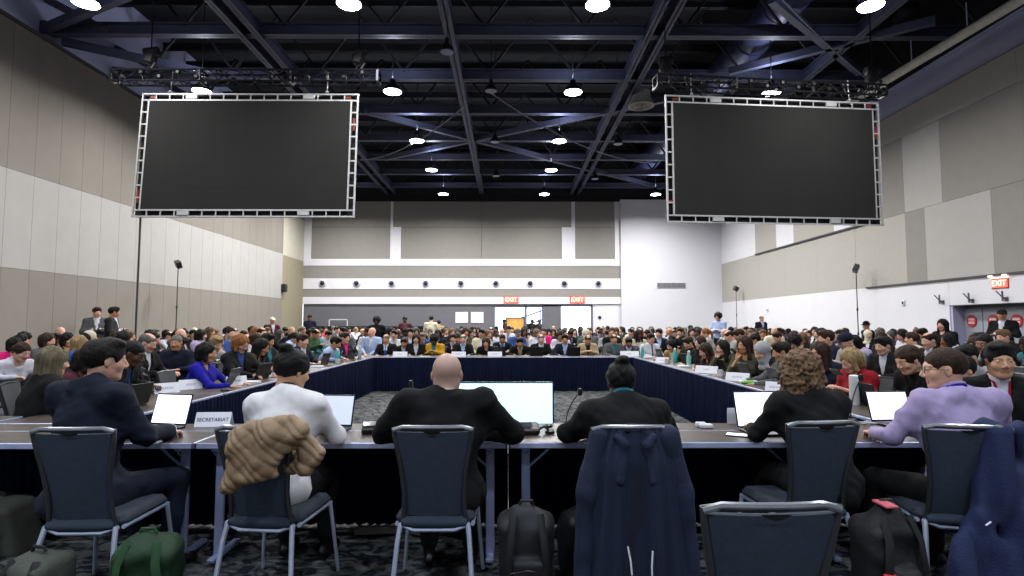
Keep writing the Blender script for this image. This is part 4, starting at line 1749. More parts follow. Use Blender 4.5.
def name_card(p, rz, label, w_=.24, text=None, sc_=1.0, group=None):
    t = empty('name_card', p, rz, label, 'name card', group)
    b = MB()
    h, d = .085 * sc_, .035 * sc_
    V = [(-w_ / 2, -d, 0), (w_ / 2, -d, 0), (w_ / 2, 0, h), (-w_ / 2, 0, h), (-w_ / 2, d, 0), (w_ / 2, d, 0),
         (-w_ / 2, -d + .003, 0), (w_ / 2, -d + .003, 0), (w_ / 2, 0, h - .006), (-w_ / 2, 0, h - .006), (-w_ / 2, d - .003, 0), (w_ / 2, d - .003, 0)]
    b.add(V, [(0, 1, 2, 3), (3, 2, 5, 4), (7, 6, 9, 8), (8, 9, 10, 11), (0, 3, 9, 6), (3, 4, 10, 9), (1, 7, 8, 2), (2, 8, 11, 5), (0, 6, 7, 1), (4, 5, 11, 10)])
    b.obj('card', m_paper, t, smooth=False)
    ang = math.atan2(h, d)
    if text:
        cu = bpy.data.curves.new('lettering', 'FONT')
        cu.body = text
        cu.size = .031 * sc_
        cu.extrude = .0006
        cu.offset = .0006
        cu.align_x = 'CENTER'
        cu.align_y = 'CENTER'
        tmp = bpy.data.objects.new('tmp', cu)
        link(tmp)
        me = bpy.data.meshes.new_from_object(tmp.evaluated_get(bpy.context.evaluated_depsgraph_get()))
        bpy.data.objects.remove(tmp)
        me.materials.clear()
        me.materials.append(m_ink)
        o = bpy.data.objects.new('lettering', me)
        link(o, t)
        o.location = (0, -d / 2 - .002, h / 2 - .002)
        o.rotation_euler = (ang, 0, 0)
    else:
        q = MB()
        r = random.Random(int(p[0] * 100 + p[1] * 10))
        n_ = r.randint(5, 9)
        for k in range(n_):
            x = (k - (n_ - 1) / 2) * .017
            c = Vector((x, -d / 2 - .0015, h / 2))
            Rm = Matrix.Rotation(ang, 3, 'X')
            q.box(c + Rm @ Vector((-.004, 0, 0)), (.003, .018 * sc_, .001), Rm)
            q.box(c + Rm @ Vector((0, .007 * (1 if k % 2 else -1), 0)), (.009, .003, .001), Rm)
        q.obj('lettering', m_ink, t)
    return t


def laptop(p, rz, label, scr=None, body=None, tilt=1.85, w_=.32, d_=.22, lit=True, group=None):
    t = empty('laptop', p, rz, label, 'laptop', group)
    body = body or m_lap
    b = MB()
    b.m(0).box((0, 0, .009), (w_, d_, .016), ch=.004)
    b.obj('base', body, t)
    k = MB()
    for i in range(12):
        for j in range(4):
            k.box((-w_ / 2 + .03 + i * (w_ - .06) / 11, d_ / 2 - .04 - j * .024, .0185), (.018, .017, .003))
    k.box((0, -d_ / 2 + .045, .0178), (.10, .06, .001))
    k.obj('keyboard', m_black if body is m_lapg else m_lapg if False else m_black, t)
    s = MB()
    Rm = Matrix.Rotation(tilt - PI / 2, 3, 'X').transposed()
    up = Rm @ Vector((0, 0, 1))
    c = Vector((0, d_ / 2 + .002, .016)) + up * (d_ / 2)
    s.box(c, (w_, .008, d_), Rm, ch=.003)
    so = s.obj('lid', body, t)
    q = MB().box(c - (Rm @ Vector((0, .0048, 0))), (w_ - .018, .0015, d_ - .022), Rm)
    q.obj('screen', scr or (m_lcd if lit else m_black), t)
    return t


def on(px, py, dz=0):
    v = at_z(px, py, TZ)
    v.z = TZ + .001 + dz
    return v


name_card(on(214, 426), .06, 'white tent card lettered SECRETARIAT on the near table', .245, 'SECRETARIAT', 1.15)
laptop(on(155, 430), -.22, 'open laptop with a glowing white screen before the navy-suited man', w_=.30)
laptop(on(338, 432) + Vector((-.09, .02, 0)), -.12, 'open laptop with a pale blue screen beside the white-jacketed woman', scr=m_lcdb, w_=.28)
laptop(on(783, 434) + Vector((.06, .03, 0)), .05, 'wide open laptop glowing white before the curly-haired woman', w_=.60, d_=.25)
laptop(on(893, 428) + Vector((.13, .08, 0)), .06, 'open laptop glowing white at the left elbow of the lavender shirt')


def flat_item(name, p, dims, rz, m, label, cat, ch=.004):
    o = MB().box((0, 0, dims[2] / 2), dims, ch=ch).obj(name, m, None, p, rz)
    return tag(o, label, cat)


flat_item('smartphone', on(738, 436), (.08, .15, .008), 1.1, m_black, 'phone lying face up left of the curly-haired woman', 'phone')
ph_ = [o for o in bpy.data.objects if o.name.startswith('smartphone')][0]
MB().box((0, 0, .009), (.072, .138, .002)).obj('display', m_lcd, ph_)
b = MB()
b.m(0).box((0, 0, .014), (.085, .06, .028), ch=.006).m(0).box((-.02, .05, .016), (.07, .045, .032), ch=.006)
tag(b.obj('adapter_block', mat('white_plastic', '#c9c9cf', .4), None, on(706, 428)), 'small white power adapter lying on the table behind the navy coat', 'adapter')
flat_item('notice_card', on(734, 424), (.10, .006, .115), .1, m_paper, 'small white card standing at the back of the near tables left of the wide laptop', 'card', .001)


def conference_phone(p, rz, label):
    t = empty('conference_phone', p, rz, label, 'phone')
    b = MB()
    b.box((0, 0, .035), (.16, .12, .045), Matrix.Rotation(.3, 3, 'X'), ch=.01)
    b.obj('body', m_black, t)
    MB().box((-.02, -.02, .064), (.10, .06, .004), Matrix.Rotation(.3, 3, 'X')).obj('display', mat('dark_glass', '#2a2c38', .15), t)
    b = MB()
    b.lathe([(0, 0), (.032, .004), (.034, .02), (.02, .028), (0, .03)], (.15, -.02, .0), 16)
    b.lathe([(0, 0), (.032, .004), (.034, .02), (.02, .028), (0, .03)], (.145, .03, .03), 16)
    b.tube([(.08, 0, .03), (.11, -.03, .05), (.14, -.02, .03)], .008, 6)
    b.obj('headset', m_black, t)
    return t


conference_phone(on(527, 434), .1, 'black desk phone with a headset between the bald man and the next woman')
conference_phone(on(374, 433), .2, 'small black desk phone just left of the bald man')


def gooseneck(p, rz, label, h=.34, group=None):
    t = empty('microphone', p, rz, label, 'microphone', group)
    MB().lathe([(.05, 0), (.052, .012), (.035, .03), (0, .032)], (0, 0, 0), 18).obj('base', m_black, t)
    pts = [Vector((.0 + .10 * s * s, 0, .03 + h * s)) for s in np.linspace(0, 1, 8)]
    MB().tube(pts, .0045, 6).obj('neck', m_black, t)
    MB().lathe([(0, -.028), (.014, -.024), (.019, 0), (.015, .022), (0, .028)], pts[-1], 14).obj('head', m_black, t)
    return t


gooseneck(on(566, 428), .0, 'black gooseneck microphone left of the black-haired woman with the top bun', .22)
gooseneck(on(424, 424), PI, 'thin black gooseneck microphone standing left of the bald head', .26)
gooseneck(on(851, 423), .2, 'black gooseneck microphone rising behind the laptop of the lavender shirt', .30)


def bottle(p, kind, label, group=None, s=1.0):
    t = empty('bottle', p, 0, label, 'bottle', group)
    body = mat('bottle_teal', '#3fa3a3', .25, vary=.06) if kind == 'teal' else mat('bottle_pink', '#d8356f', .3, vary=.05) if kind == 'pink' else mat('bottle_grey', '#9aa2a6', .3, vary=.05) if kind == 'white' else mat('bottle_clear', '#7fb5a8', .15)
    r = .034 * (s if kind != 'pink' else 1.0)
    MB().lathe([(r * .9, 0), (r, .006), (r, .15 * s), (r * .55, .19 * s), (r * .5, .20 * s)], (0, 0, 0), 18).obj('body', body, t)
    MB().lathe([(r * .55, .197 * s), (r * .6, .2 * s), (r * .6, .235 * s), (r * .3, .24 * s), (0, .24 * s)], (0, 0, 0), 14).obj('cap', body if kind == 'pink' else mat('cap_white', '#c8d4d8', .4), t)
    return t


bottle(on(664, 425), 'pink', 'pink drinking bottle just right of the black-haired woman with the bun', s=.68)
b = MB()
tag(MB().lathe([(.040, 0), (.042, .006), (.042, .26), (.03, .268), (0, .27)], (0, 0, 0), 20).obj('tumbler', mat('tumbler_white', '#c9cacd', .35), None, on(855, 405)), 'tall pale grey tumbler standing on the right arm before the woman in red', 'tumbler')
cb = MB()
r_ = random.Random(4)
for k in range(4):
    q = on(845 + k * 8, 424)
    cb.tube([q + Vector((r_.uniform(-.12, .12), r_.uniform(-.06, .10), .004 + .002 * k)) for _ in range(7)], .004, 5)
tag(cb.obj('loose_cables', mat('cable_white', '#b0b0b4', .5)), 'tangle of pale cables on the table behind the lavender shirt laptop', 'cable')

# the big monitor beyond the tables
t = empty('floor_monitor', (-.12, 4.62, 0), .0, 'wide glowing monitor facing the near row behind the bald man', 'monitor')
MB().box((0, .03, .72), (.98, .05, .585), ch=.008).obj('casing', m_black, t)
MB().box((0, .003, .725), (.955, .004, .555)).obj('screen', mat('monitor_page', '#bfe9f7', .4, emit=1.15, vary=.0, scale=1.2, col2='#f4fdff'), t)
MB().box((0, .03, .0125), (.8, .4, .025), ch=.005).box((-.25, .05, .23), (.06, .04, .42)).box((.25, .05, .23), (.06, .04, .42)).obj('stand', m_black, t)

# items along the ring arms
far_cards = [(418 / 1, 357), (463, 357), (493 + 0, 357)]
for i, px in enumerate((401, 459, 495)):
    p = on(px, 355)
    p.y = 12.86
    p.x = (px - 508) * 12.86 / 569
    name_card(p, 0, 'white name card on the far table, %s' % ('before the two black-suited people at its left', 'before the older man in the open dark suit', 'before the dark-haired woman in black')[i], .32, group='name cards on the far table', sc_=1.3)
p = Vector(((631 - 508) * 12.7 / 569, 12.9, TZ + .001))
name_card(p, -.1, 'white name card at the right corner of the far table', .42, group='name cards on the far table', sc_=1.4)
nL = [(161, 383, .9), (183, 380, .9), (191 + 47, 378, .7)]
for i, (px, py) in enumerate(((166, 389), (190, 385), (236, 381), (322 - 30, 368))):
    p = at_z(px, py + 4, TZ)
    p.x = min(p.x, -3.06)
    p.z = TZ + .001
    name_card(p, .85, 'white name card on the left arm, %s' % ('nearest the camera', 'second from the camera', 'in front of the woman in royal blue', 'farthest, behind the black hair bun')[i], .24 if i < 3 else .2, group='name cards on the left arm', sc_=1.25)
for i, (px, py) in enumerate(((669 - 10, 362), (707, 372), (738, 372 + 8), (758, 386 + 6))):
    p = at_z(px, py + (1 if i < 3 else 0), TZ)
    p.x = max(p.x, 2.9)
    p.z = TZ + .001
    name_card(p, -.75, 'white name card on the right arm, %s' % ('farthest from the camera', 'wide one before the woman with curly hair', 'before the woman leaning her cheek on her hand', 'nearest the camera')[i], (.26, .34, .30, .24)[i], group='name cards on the right arm', sc_=1.25)
for i, (px, py, kd, lab) in enumerate(((529, 356, 'teal', 'teal bottle on the far table left of the bald man in the white shirt'), (556, 356, 'teal', 'teal bottle on the far table before the navy suit'), (675, 361, 'teal', 'teal bottle on the right arm, farthest of three'),
                                      (689, 365, 'clear', 'tall pale green bottle on the right arm behind the wide name card'), (737, 371, 'teal', 'teal bottle on the right arm nearest the camera'), (337, 361, 'teal', 'dark teal bottle on the left arm before the man in pale blue'),
                                      (386, 357, 'white', 'white bottle at the left corner of the far table'), (149, 377, 'white', 'pale grey bottle on a table behind the dark-skinned man'), (172, 364, 'clear', 'green water bottle behind the grey chair backs at the left'))):
    p = at_z(px, py + 2, TZ)
    if p.y > 12.7:
        p.x *= 12.95 / p.y
        p.y = 12.95
    elif i < 7:
        p.x = (min(p.x, -3.1) if p.x < 0 else max(p.x, 2.9))
    p.z = TZ + .001
    if i >= 7:
        continue
    bottle(p, kd, lab, s=1.15)
r_ = random.Random(9)
mk = mat('mug_white', '#cbcbd0', .35)
k = 0
for arm, xs2 in (('left', (-3.55, -3.15)), ('right', (2.95, 3.4))):
    for q in range(9):
        y = 5.1 + q * .86
        x = r_.uniform(*xs2)
        rz = (-PI / 2 if arm == 'left' else PI / 2) + r_.uniform(-.3, .3)
        xi = xs2[0] + .12 if arm == 'left' else xs2[1] - .05
        if q % 2 == 0 or r_.random() < .3:
            laptop((xi + (.05 if arm == 'left' else -.05), y, TZ + .001), rz, 'dark open laptop on the %s arm of the ring, %s from the camera' % (arm, nth(q)), lit=False, body=m_lap, w_=.3, d_=.2, group='laptops on the %s arm' % arm)
        x = (-3.12 if arm == 'left' else 2.95) + r_.uniform(-.04, .04)
        lb = ('white cup', 'black microphone', 'stack of papers')[q % 3] + ' near the inner edge of the %s arm, %s setting from the camera' % (arm, nth(q))
        if q % 3 == 0:
            t = empty('cup', (x, y + .3, TZ + .001), 0, lb, 'cup')
            MB().lathe([(.028, 0), (.034, .004), (.042, .09), (.039, .09), (.032, .008), (0, .008)], (0, 0, 0), 16).obj('body', mk, t)
            MB().tube([(.04, 0, .07), (.062, 0, .06), (.062, 0, .03), (.036, 0, .02)], .005, 6).obj('handle', mk, t)
        elif q % 3 == 1:
            gooseneck((x, y + .34, TZ + .001), PI if arm == 'left' else 0, lb, .24)
        else:
            b = MB()
            for z in range(4):
                b.box((0, 0, .003 + z * .006), (.15, .21, .0055), Matrix.Rotation(r_.uniform(-.12, .12), 3, 'Z'))
            tag(b.obj('papers', m_paper, None, (x - (.08 if arm == 'left' else -.08), y + .3, TZ + .001), rz), lb, 'papers')
for q in range(3):
    x = -.35 + q * .85
    laptop((x + .15, 13.15, TZ + .001), PI, 'dark laptop seen from behind on the far table, %s from the left' % nth(q), lit=False, w_=.3, d_=.2, group='laptops on the far table')
g = MB().box((0, 0, .02), (.16, .12, .04), ch=.015).obj('snack_bag', mat('lime', '#4f9b28', .5), None, on(749, 384))
tag(g, 'small lime green pouch on the right arm beside the nearest name cards', 'pouch')

# ------------------------------------------------------------ coats on chairs, bags on the floor
def strips(root, pts, m=None, r=.004, name='reflective_strip'):
    b = MB()
    b.tube(pts, r, 5)
    return b.obj(name, m or m_paper, root)


m_navycoat = mat('coat_navy', '#0c1833', .85, vary=.15, scale=8, bump=.3, bscale=120)
m_bluecoat = mat('coat_blue', '#0c1b42', .85, vary=.15, scale=8, bump=.3, bscale=120)
m_lining = mat('coat_lining', '#0a1024', .6, vary=.1)
# long navy coat hung over the fourth chair, its front open towards the camera
cx, cy = .645, 2.975
b = MB()


def coat(u, v):
    """closed loop around the chair back; v = 0 top, 1 hem"""
    a = 2 * PI * u
    z = .945 - .86 * v
    hw = .175 + .05 * min(1, v * 6) + .085 * v
    dp = .045 + .035 * min(1, v * 5) + .035 * v
    fold = .010 * (.15 + v) * (math.sin(9 * a + 2.2 * v) + .8 * math.sin(15 * a + 1 + 3 * v)) + .006 * math.sin(23 * a)
    x = hw * math.copysign(abs(math.cos(a)) ** .75, math.cos(a))
    y = dp * math.copysign(abs(math.sin(a)) ** .8, math.sin(a))
    n_ = Vector((math.cos(a), math.sin(a), 0))
    # the open front: a recess in the middle of the camera side
    rec = 0
    if y < 0:
        rec = .035 * math.exp(-((x - .0) / (.035 + .05 * v)) ** 4) * min(1, v * 4)
    return Vector((cx + x, cy + y + rec, z)) + n_ * fold


b.grid(coat, 140, 34, closed_u=True)
b.grid(lambda u, v: Vector((cx, cy, .968)) + (coat(u, 0) - Vector((cx, cy, .945))) * (1 - v) - Vector((0, 0, .02 * (1 - v))) + Vector((0, 0, 0)), 140, 5, closed_u=True)
co = b.obj('long_coat', m_navycoat, angle=None)
tag(co, 'long dark navy coat draped over the fourth chair back, hem near the floor', 'coat')
f = Field()
for s in (-1, 1):
    f.cap((cx + s * .175, cy - .01, .905), (cx + s * .245, cy - .03, .62), .055, .050, k=.05)
    f.cap((cx + s * .245, cy - .03, .62), (cx + s * .27, cy - .045, .22), .050, .046, k=.04)
so = field_obj(f, 'sleeves', .011, m_navycoat, co, wob(.005, 24, 5, 1, 1, .8))
f = Field()
for s in (-1, 1):
    f.cap((cx + s * .055, cy - .065, .87), (cx + s * .085, cy - .09, .70), .02, .026, k=.03, flat=((0, 1, 0), .5))
    f.cap((cx + s * .09, cy - .05, .905), (cx + s * .055, cy - .07, .87), .022, .02, k=.03)
field_obj(f, 'lapels', .009, m_navycoat, co, wob(.004, 40, 6))
b = MB()
b.grid(lambda u, v: Vector((cx + (u - .5) * (.05 + .07 * v), cy - .052 - .02 * v, .88 - .72 * v)), 4, 10)
b.obj('lining', m_lining, co)
strips(co, [(cx - .062, cy - .140, .40), (cx - .050, cy - .146, .33), (cx - .046, cy - .15, .27)], r=.0045)
strips(co, [(cx + .058, cy - .142, .38), (cx + .052, cy - .146, .31), (cx + .052, cy - .15, .25)], r=.0045)

# beige puffer jacket on the second chair
m_puff = mat('puffer_beige', '#7d664c', .65, vary=.12, scale=9, bump=.15, bscale=80)
f = Field()
px0, py0 = -1.215, 2.965
f.cap((px0 - .13, py0 - .03, .895), (px0 + .12, py0 - .03, .94), .062, .068, k=.06)
f.cap((px0 - .11, py0 - .07, .87), (px0 - .09, py0 - .08, .74), .066, .058, k=.05)
f.cap((px0 + .03, py0 - .07, .92), (px0 + .0, py0 - .085, .80), .07, .055, k=.05)
f.cap((px0 - .15, py0 - .05, .88), (px0 - .14, py0 - .085, .685), .05, .045, k=.04)
f.cap((px0 - .14, py0 - .085, .70), (px0 - .0, py0 - .10, .745), .04, .035, k=.03)
f.cap((px0 - .0, py0 - .09, .80), (px0 + .05, py0 - .09, .73), .04, .03, k=.03)
f.cap((px0 + .12, py0 + .01, .93), (px0 + .20, py0 + .06, .80), .055, .045, k=.05)
f.cap((px0 + .20, py0 + .05, .82), (px0 + .17, py0 + .02, .74), .045, .04, k=.04)
f.cap((px0 - .06, py0 + .05, .90), (px0 + .08, py0 + .09, .76), .06, .06, k=.06)
qn = wob(.010, 30, 3)


def quilt(X, Y, Z):
    s = (X * .9 + Z + .015 * np.sin(X * 40 + Z * 25)) * 58
    t_ = (X - .7 * Z + .012 * np.sin(Z * 45)) * 34
    return -.010 * np.abs(np.sin(s)) ** .5 - .006 * np.abs(np.sin(t_)) ** .5 + .009 + qn(X, Y, Z)


tag(field_obj(f, 'puffer_jacket', .0065, m_puff, None, quilt), 'beige quilted puffer jacket bunched over the second chair back', 'jacket')

# blue coat over the right side of the sixth chair
f = Field()
bx, by = 2.50, 3.0
f.cap((bx - .05, by - .02, .945), (bx + .13, by - .04, .94), .032, .032, k=.05)
f.cap((bx - .05, by - .05, .93), (bx - .10, by - .08, .50), .035, .055, k=.06)
f.cap((bx - .10, by - .08, .50), (bx - .34, by - .16, .12), .055, .05, k=.05)
f.cap((bx + .02, by - .06, .92), (bx + .0, by - .10, .20), .045, .085, k=.06)
f.cap((bx + .13, by - .05, .92), (bx + .21, by - .07, .50), .036, .045, k=.05)
f.cap((bx + .21, by - .07, .50), (bx + .24, by - .10, .12), .045, .05, k=.05)
f.cap((bx + .08, by - .05, .7), (bx + .12, by - .1, .12), .08, .10, k=.06)
f.cap((bx - .1, by - .09, .35), (bx - .12, by - .13, .12), .09, .09, k=.06)
n1 = wob(.026, 34, 15, 1, .6, .3)
n2 = wob(.006, 60, 16, 1, 1, .4)
bc = field_obj(f, 'blue_coat', .010, m_bluecoat, None, lambda X, Y, Z: n1(X, Y, Z) + n2(X, Y, Z))
tag(bc, 'long royal navy coat spilling off the right side of the sixth chair to the floor', 'coat')
strips(bc, [(bx - .17, by - .175, .50), (bx - .14, by - .17, .515)], r=.004, name='zip_pull')


def backpack(p, rz, h, w_, m, m2, label, lean=0.0, straps=True):
    f = Field()
    f.box((0, 0, h * .42), (w_ / 2 - .05, .06, h * .34), .05, k=.03)
    f.ell((0, 0, h * .72), (w_ * .42, .09, h * .27), k=.05)
    f.box((0, -.11, h * .30), (w_ / 2 - .09, .02, h * .17), .03, k=.02)
    o = field_obj(f, 'backpack', .010, m, None, wob(.010, 22, int(h * 100)), p, rz)
    o.rotation_euler = (lean, 0, rz)
    tag(o, label, 'backpack')
    if straps:
        for s in (-1, 1):
            MB().tube([(s * .07, -.07, h * .93), (s * .085, -.13, h * .75), (s * .10, -.15, h * .5), (s * .10, -.12, h * .2)], .02, 8, flat=.35).obj('strap', m2, o)
        MB().tube([(-.04, 0, h * .96), (-.03, 0, h * 1.02), (.03, 0, h * 1.02), (.04, 0, h * .96)], .009, 6).obj('handle', m2, o)
    b = MB()
    b.tube([(-w_ * .30, -.145, h * .40), (0, -.155, h * .44), (w_ * .30, -.145, h * .40)], .005, 5)
    b.obj('zip', m_black, o)
    return o


m_bpgreen = mat('bag_green', '#0f3016', .75, vary=.25, scale=10, bump=.2)
m_bpblack = mat('bag_black', '#0c0c10', .7, vary=.3, scale=10, bump=.2)
m_bpgrey = mat('bag_greygreen', '#3c4038', .8, vary=.3, scale=10, bump=.2)
m_strap = mat('bag_strap_dark', '#0c0d0f', .7)
backpack((-1.83, 3.02, 0), .15, .44, .28, m_bpgreen, mat('strap_green', '#163f1d', .8), 'green backpack slumped on the floor right of the first chair', .12)
backpack((-2.30, 2.93, 0), -.2, .38, .25, m_bpgrey, m_strap, 'grey green bag on the floor under the first chair', .1)
bk = backpack((1.91, 2.98, 0), .12, .58, .26, m_bpblack, m_strap, 'black backpack with a red tag standing left of the sixth chair', .08)
MB().box((-.03, -.03, .585), (.07, .10, .012), ch=.004).obj('label_patch', mat('patch_pink', '#b04a58', .6), bk)
MB().box((-.10, -.15, .28), (.06, .02, .03), ch=.004).obj('red_tag', mat('tag_red', '#c02a26', .6), bk)
MB().box((.045, -.165, .105), (.035, .006, .035), ch=.002).obj('square_badge', m_paper, bk)
backpack((.10, 3.16, 0), 0, .52, .30, mat('bag_ink', '#0f1218', .7, vary=.3), m_strap, 'dark backpack on the floor between the bald man and the navy coat', .05)
backpack((.46, 3.55, 0), .3, .40, .30, mat('bag_ink2', '#0c0d12', .6, vary=.3), m_strap, 'black bag under the table left of the navy coat', .1)
backpack((-3.3, 3.9, 0), -.3, .38, .40, m_bpgrey, m_strap, 'olive grey bag under the table at the left edge', .2)
# power strip and cables at the foot of the skirt
b = MB()
b.box((0, 0, .03), (.32, .06, .05), ch=.01)
for k in range(5):
    b.box((-.12 + k * .06, 0, .058), (.03, .03, .012))
tag(b.obj('power_strip', mat('strip_grey', '#77756c', .5), None, (-.92, 4.12, 0), .1), 'grey power strip on the floor under the table between the second and third chairs', 'power strip')
b = MB()
b.tube([(-1.6, 4.05, .02), (-1.3, 4.1, .03), (-1.05, 4.1, .03)], .012, 6)
b.tube([(-.78, 4.12, .03), (-.6, 4.05, .02), (-.4, 4.1, .02), (.1, 4.08, .02)], .012, 6)
tag(b.obj('floor_cable', mat('cable_dark', '#2c2c30', .6)), 'dark cable running along the floor under the near tables', 'cable')
# ------------------------------------------------------------ people of the near row
def at_head(px, py, d, P, rz, size=1.0):
    """root position putting the head centre of pose P at pixel px at distance d, and the size that puts it at height py"""
    h = at_y(px, py, d)
    hx, hy = P['H'][0] * size, P['H'][1] * size
    return (h.x - (math.cos(rz) * hx - math.sin(rz) * hy), h.y - (math.sin(rz) * hx + math.cos(rz) * hy), 0)


# man in navy suit, left
P = pose(P=(.11, 0, .56), C=(.03, .05, .90), N=(.01, .09, 1.13), H=(.03, .14, 1.262), yaw=-.48, pitch=.05, Sl=(-.205, .06, 1.07), Sr=(.205, .07, 1.07),
         El=(-.30, .22, .82), Er=(.28, .20, .83), Wl=(-.10, .38, .80), Wr=(.20, .43, .80), Hl=(.02, .02, .53), Hr=(.20, .02, .53), Kl=(-.02, .44, .53), Kr=(.30, .42, .53), Ar=(.32, .35, .09), Al=(0, .42, .09))
rz = -.30
o = person('dark-haired man in a dark navy suit turned sideways, typing on the left laptop', at_head(106, 362, 3.42, P, rz), rz, P, 'm', 'pink', 'side', 'dark', 'suit', 'navy', 'white', None, 'navy', bulk=1.10, hem=2, seed=3, gnoise=.010)
# woman in white jacket
P = pose(P=(0, 0, .56), C=(0, .07, .87), N=(0, .13, 1.06), H=(-.0, .18, 1.195), yaw=-.55, pitch=.22, Sl=(-.175, .10, 1.0), Sr=(.175, .11, 1.0),
         El=(-.25, .22, .80), Er=(.265, .22, .80), Wl=(-.10, .40, .80), Wr=(.14, .42, .80))
rz = -.08
o = person('woman with black hair in a bun and a white jacket, back turned', at_head(293, 368, 3.50, P, rz), rz, P, 'f', 'east', 'bun', 'black', 'suit', 'ivory', 'darknavy', None, 'black', bulk=1.15, hem=1, seed=5, gnoise=.005)
neck_ring(o, P, 'darknavy', .055, .012, 'collar', .032)
# bald man
P = pose(P=(0, .11, .56), C=(0, .06, .87), N=(0, .10, 1.065), H=(0, .15, 1.183), yaw=.02, pitch=.16, Sl=(-.215, .09, 1.035), Sr=(.215, .09, 1.035),
         El=(-.395, .26, .825), Er=(.395, .26, .825), Wl=(-.16, .44, .80), Wr=(.16, .44, .80))
o = person('bald man in a black suit jacket seen squarely from behind', at_head(447, 376, 3.34, P, 0), 0, P, 'm', 'pale', 'bald', 'grey', 'suit', 'black', 'black', None, 'black', bulk=1.2, fat=.006, hem=1, seed=7, gnoise=.008)
# woman with top bun, black jacket
P = pose(P=(0, 0, .56), C=(0, .10, .84), N=(0, .18, .995), H=(0, .25, 1.115), yaw=.03, pitch=.28, Sl=(-.20, .15, .955), Sr=(.20, .15, .955),
         El=(-.335, .26, .80), Er=(.30, .28, .80), Wl=(-.12, .42, .80), Wr=(.10, .42, .80))
o = person('woman with a black top bun, teal collar and charcoal jacket, seen from behind', at_head(621, 381, 3.55, P, 0), 0, P, 'f', 'dark', 'bun', 'black', 'suit', 'black', 'teal', None, 'black', bulk=1.25, hem=1, seed=9, gnoise=.008)
neck_ring(o, P, 'teal', .063, .016, 'collar', .048)
# curly haired woman
P = pose(P=(0, 0, .56), C=(-.01, .08, .86), N=(-.02, .14, 1.055), H=(-.03, .19, 1.185), yaw=.15, pitch=.12, Sl=(-.18, .13, .99), Sr=(.165, .10, .995),
         El=(-.27, .26, .80), Er=(.22, .22, .78), Wl=(-.19, .46, .80), Wr=(.12, .40, .80))
rz = .12
o = person('person with shoulder-length curly brown hair in a black jacket, back to the camera', at_head(798, 377, 3.55, P, rz), rz, P, 'f', 'fair', 'curly', 'light', 'suit', 'black', 'black', None, 'black', bulk=1.15, hem=1, seed=11, gnoise=.008)
# man in lavender shirt
P = pose(P=(-.13, 0, .56), C=(-.09, .07, .87), N=(-.06, .12, 1.085), H=(-.07, .17, 1.213), yaw=1.05, pitch=.06, Sl=(-.235, .13, 1.03), Sr=(.155, .08, 1.04),
         El=(-.39, .20, .825), Er=(.25, .14, .82), Wl=(-.30, .44, .80), Wr=(.12, .40, .80), Hl=(-.22, .02, .53), Hr=(-.03, .02, .53), Kl=(-.34, .40, .53), Al=(-.35, .38, .09), Kr=(.02, .42, .53), Ar=(.04, .40, .09))
rz = .10
o = person('man in a lavender shirt with blue neck strap and glasses, face in profile', at_head(943, 369, 3.35, P, rz), rz, P, 'm', 'fair', 'crop', 'brown', 'shirt', 'lavender', None, None, 'black', bulk=1.15, seed=13, gnoise=.009)
neck_ring(o, P, 'royal', .064, .0075, 'lanyard', .018)
neck_ring(o, P, 'lavender', .056, .012, 'collar', .030)
RH = Matrix(rot3(P['yaw'], P['pitch'], P['roll']).tolist()).to_4x4()
M = RH @ Matrix.Scale(HS, 4)
M.translation = Vector(P['H'])
glasses(o, M, '#3a2a20')
# man with headset at the right edge, facing the camera
P = pose(P=(0, 0, .56), C=(0, .03, .88), N=(0, .06, 1.085), H=(0, .10, 1.22), yaw=.0, pitch=.02, roll=.05, Sl=(-.20, .05, 1.02), Sr=(.20, .05, 1.02), El=(-.27, .14, .79), Er=(.27, .14, .79), Wl=(-.12, .36, .80), Wr=(.12, .36, .80))
rz = 2.72
o = person('man facing the camera in a black suit, red lanyard and headset', at_head(1000, 363, 4.0, P, rz), rz, P, 'm', 'east', 'side', 'black', 'suit', 'black', 'white', None, 'black', bulk=1.1, seed=15, gnoise=.006, res=.011, hres=.0042)
neck_ring(o, P, 'redtie', .070, .008, 'lanyard', .02, drop=.14)
M = Matrix(rot3(0, .02, .05).tolist()).to_4x4() @ Matrix.Scale(HS, 4)
M.translation = Vector(P['H'])
b = MB()
b.tube([(math.cos(a) * .095, -.02, .01 + math.sin(a) * .12) for a in np.linspace(.05, PI - .05, 15)], .006, 6)
for s in (-1, 1):
    b.lathe([(0, 0), (.03, 0), (.034, .015), (.02, .028), (0, .03)], (s * .088, -.008, -.005), 14, Matrix.Rotation(s * PI / 2, 3, 'Y'))
b.obj('headset', m_black, o).matrix_local = M

# ------------------------------------------------------------ people round the ring with faces of their own
DESK = dict()
LEAN = dict(C=(0, .12, .84), N=(0, .22, 1.0), H=(0, .30, 1.12), pitch=.35, Sl=(-.185, .20, .95), Sr=(.185, .20, .95))
CHIN = dict(Er=(.16, .34, .80), Wr=(.06, .26, 1.02), hdr=(-.2, -.2, 1), hzr=(.3, -1, 0), H=(.02, .17, 1.19), pitch=.12, roll=.06)
REACH = dict(El=(-.25, .30, .82), Er=(.25, .30, .82), Wl=(-.18, .54, .80), Wr=(.18, .54, .80))
PHONE = dict(H=(0, .17, 1.18), pitch=.4, Wl=(-.04, .34, .90), Wr=(.06, .34, .90), El=(-.24, .16, .82), Er=(.24, .16, .82))


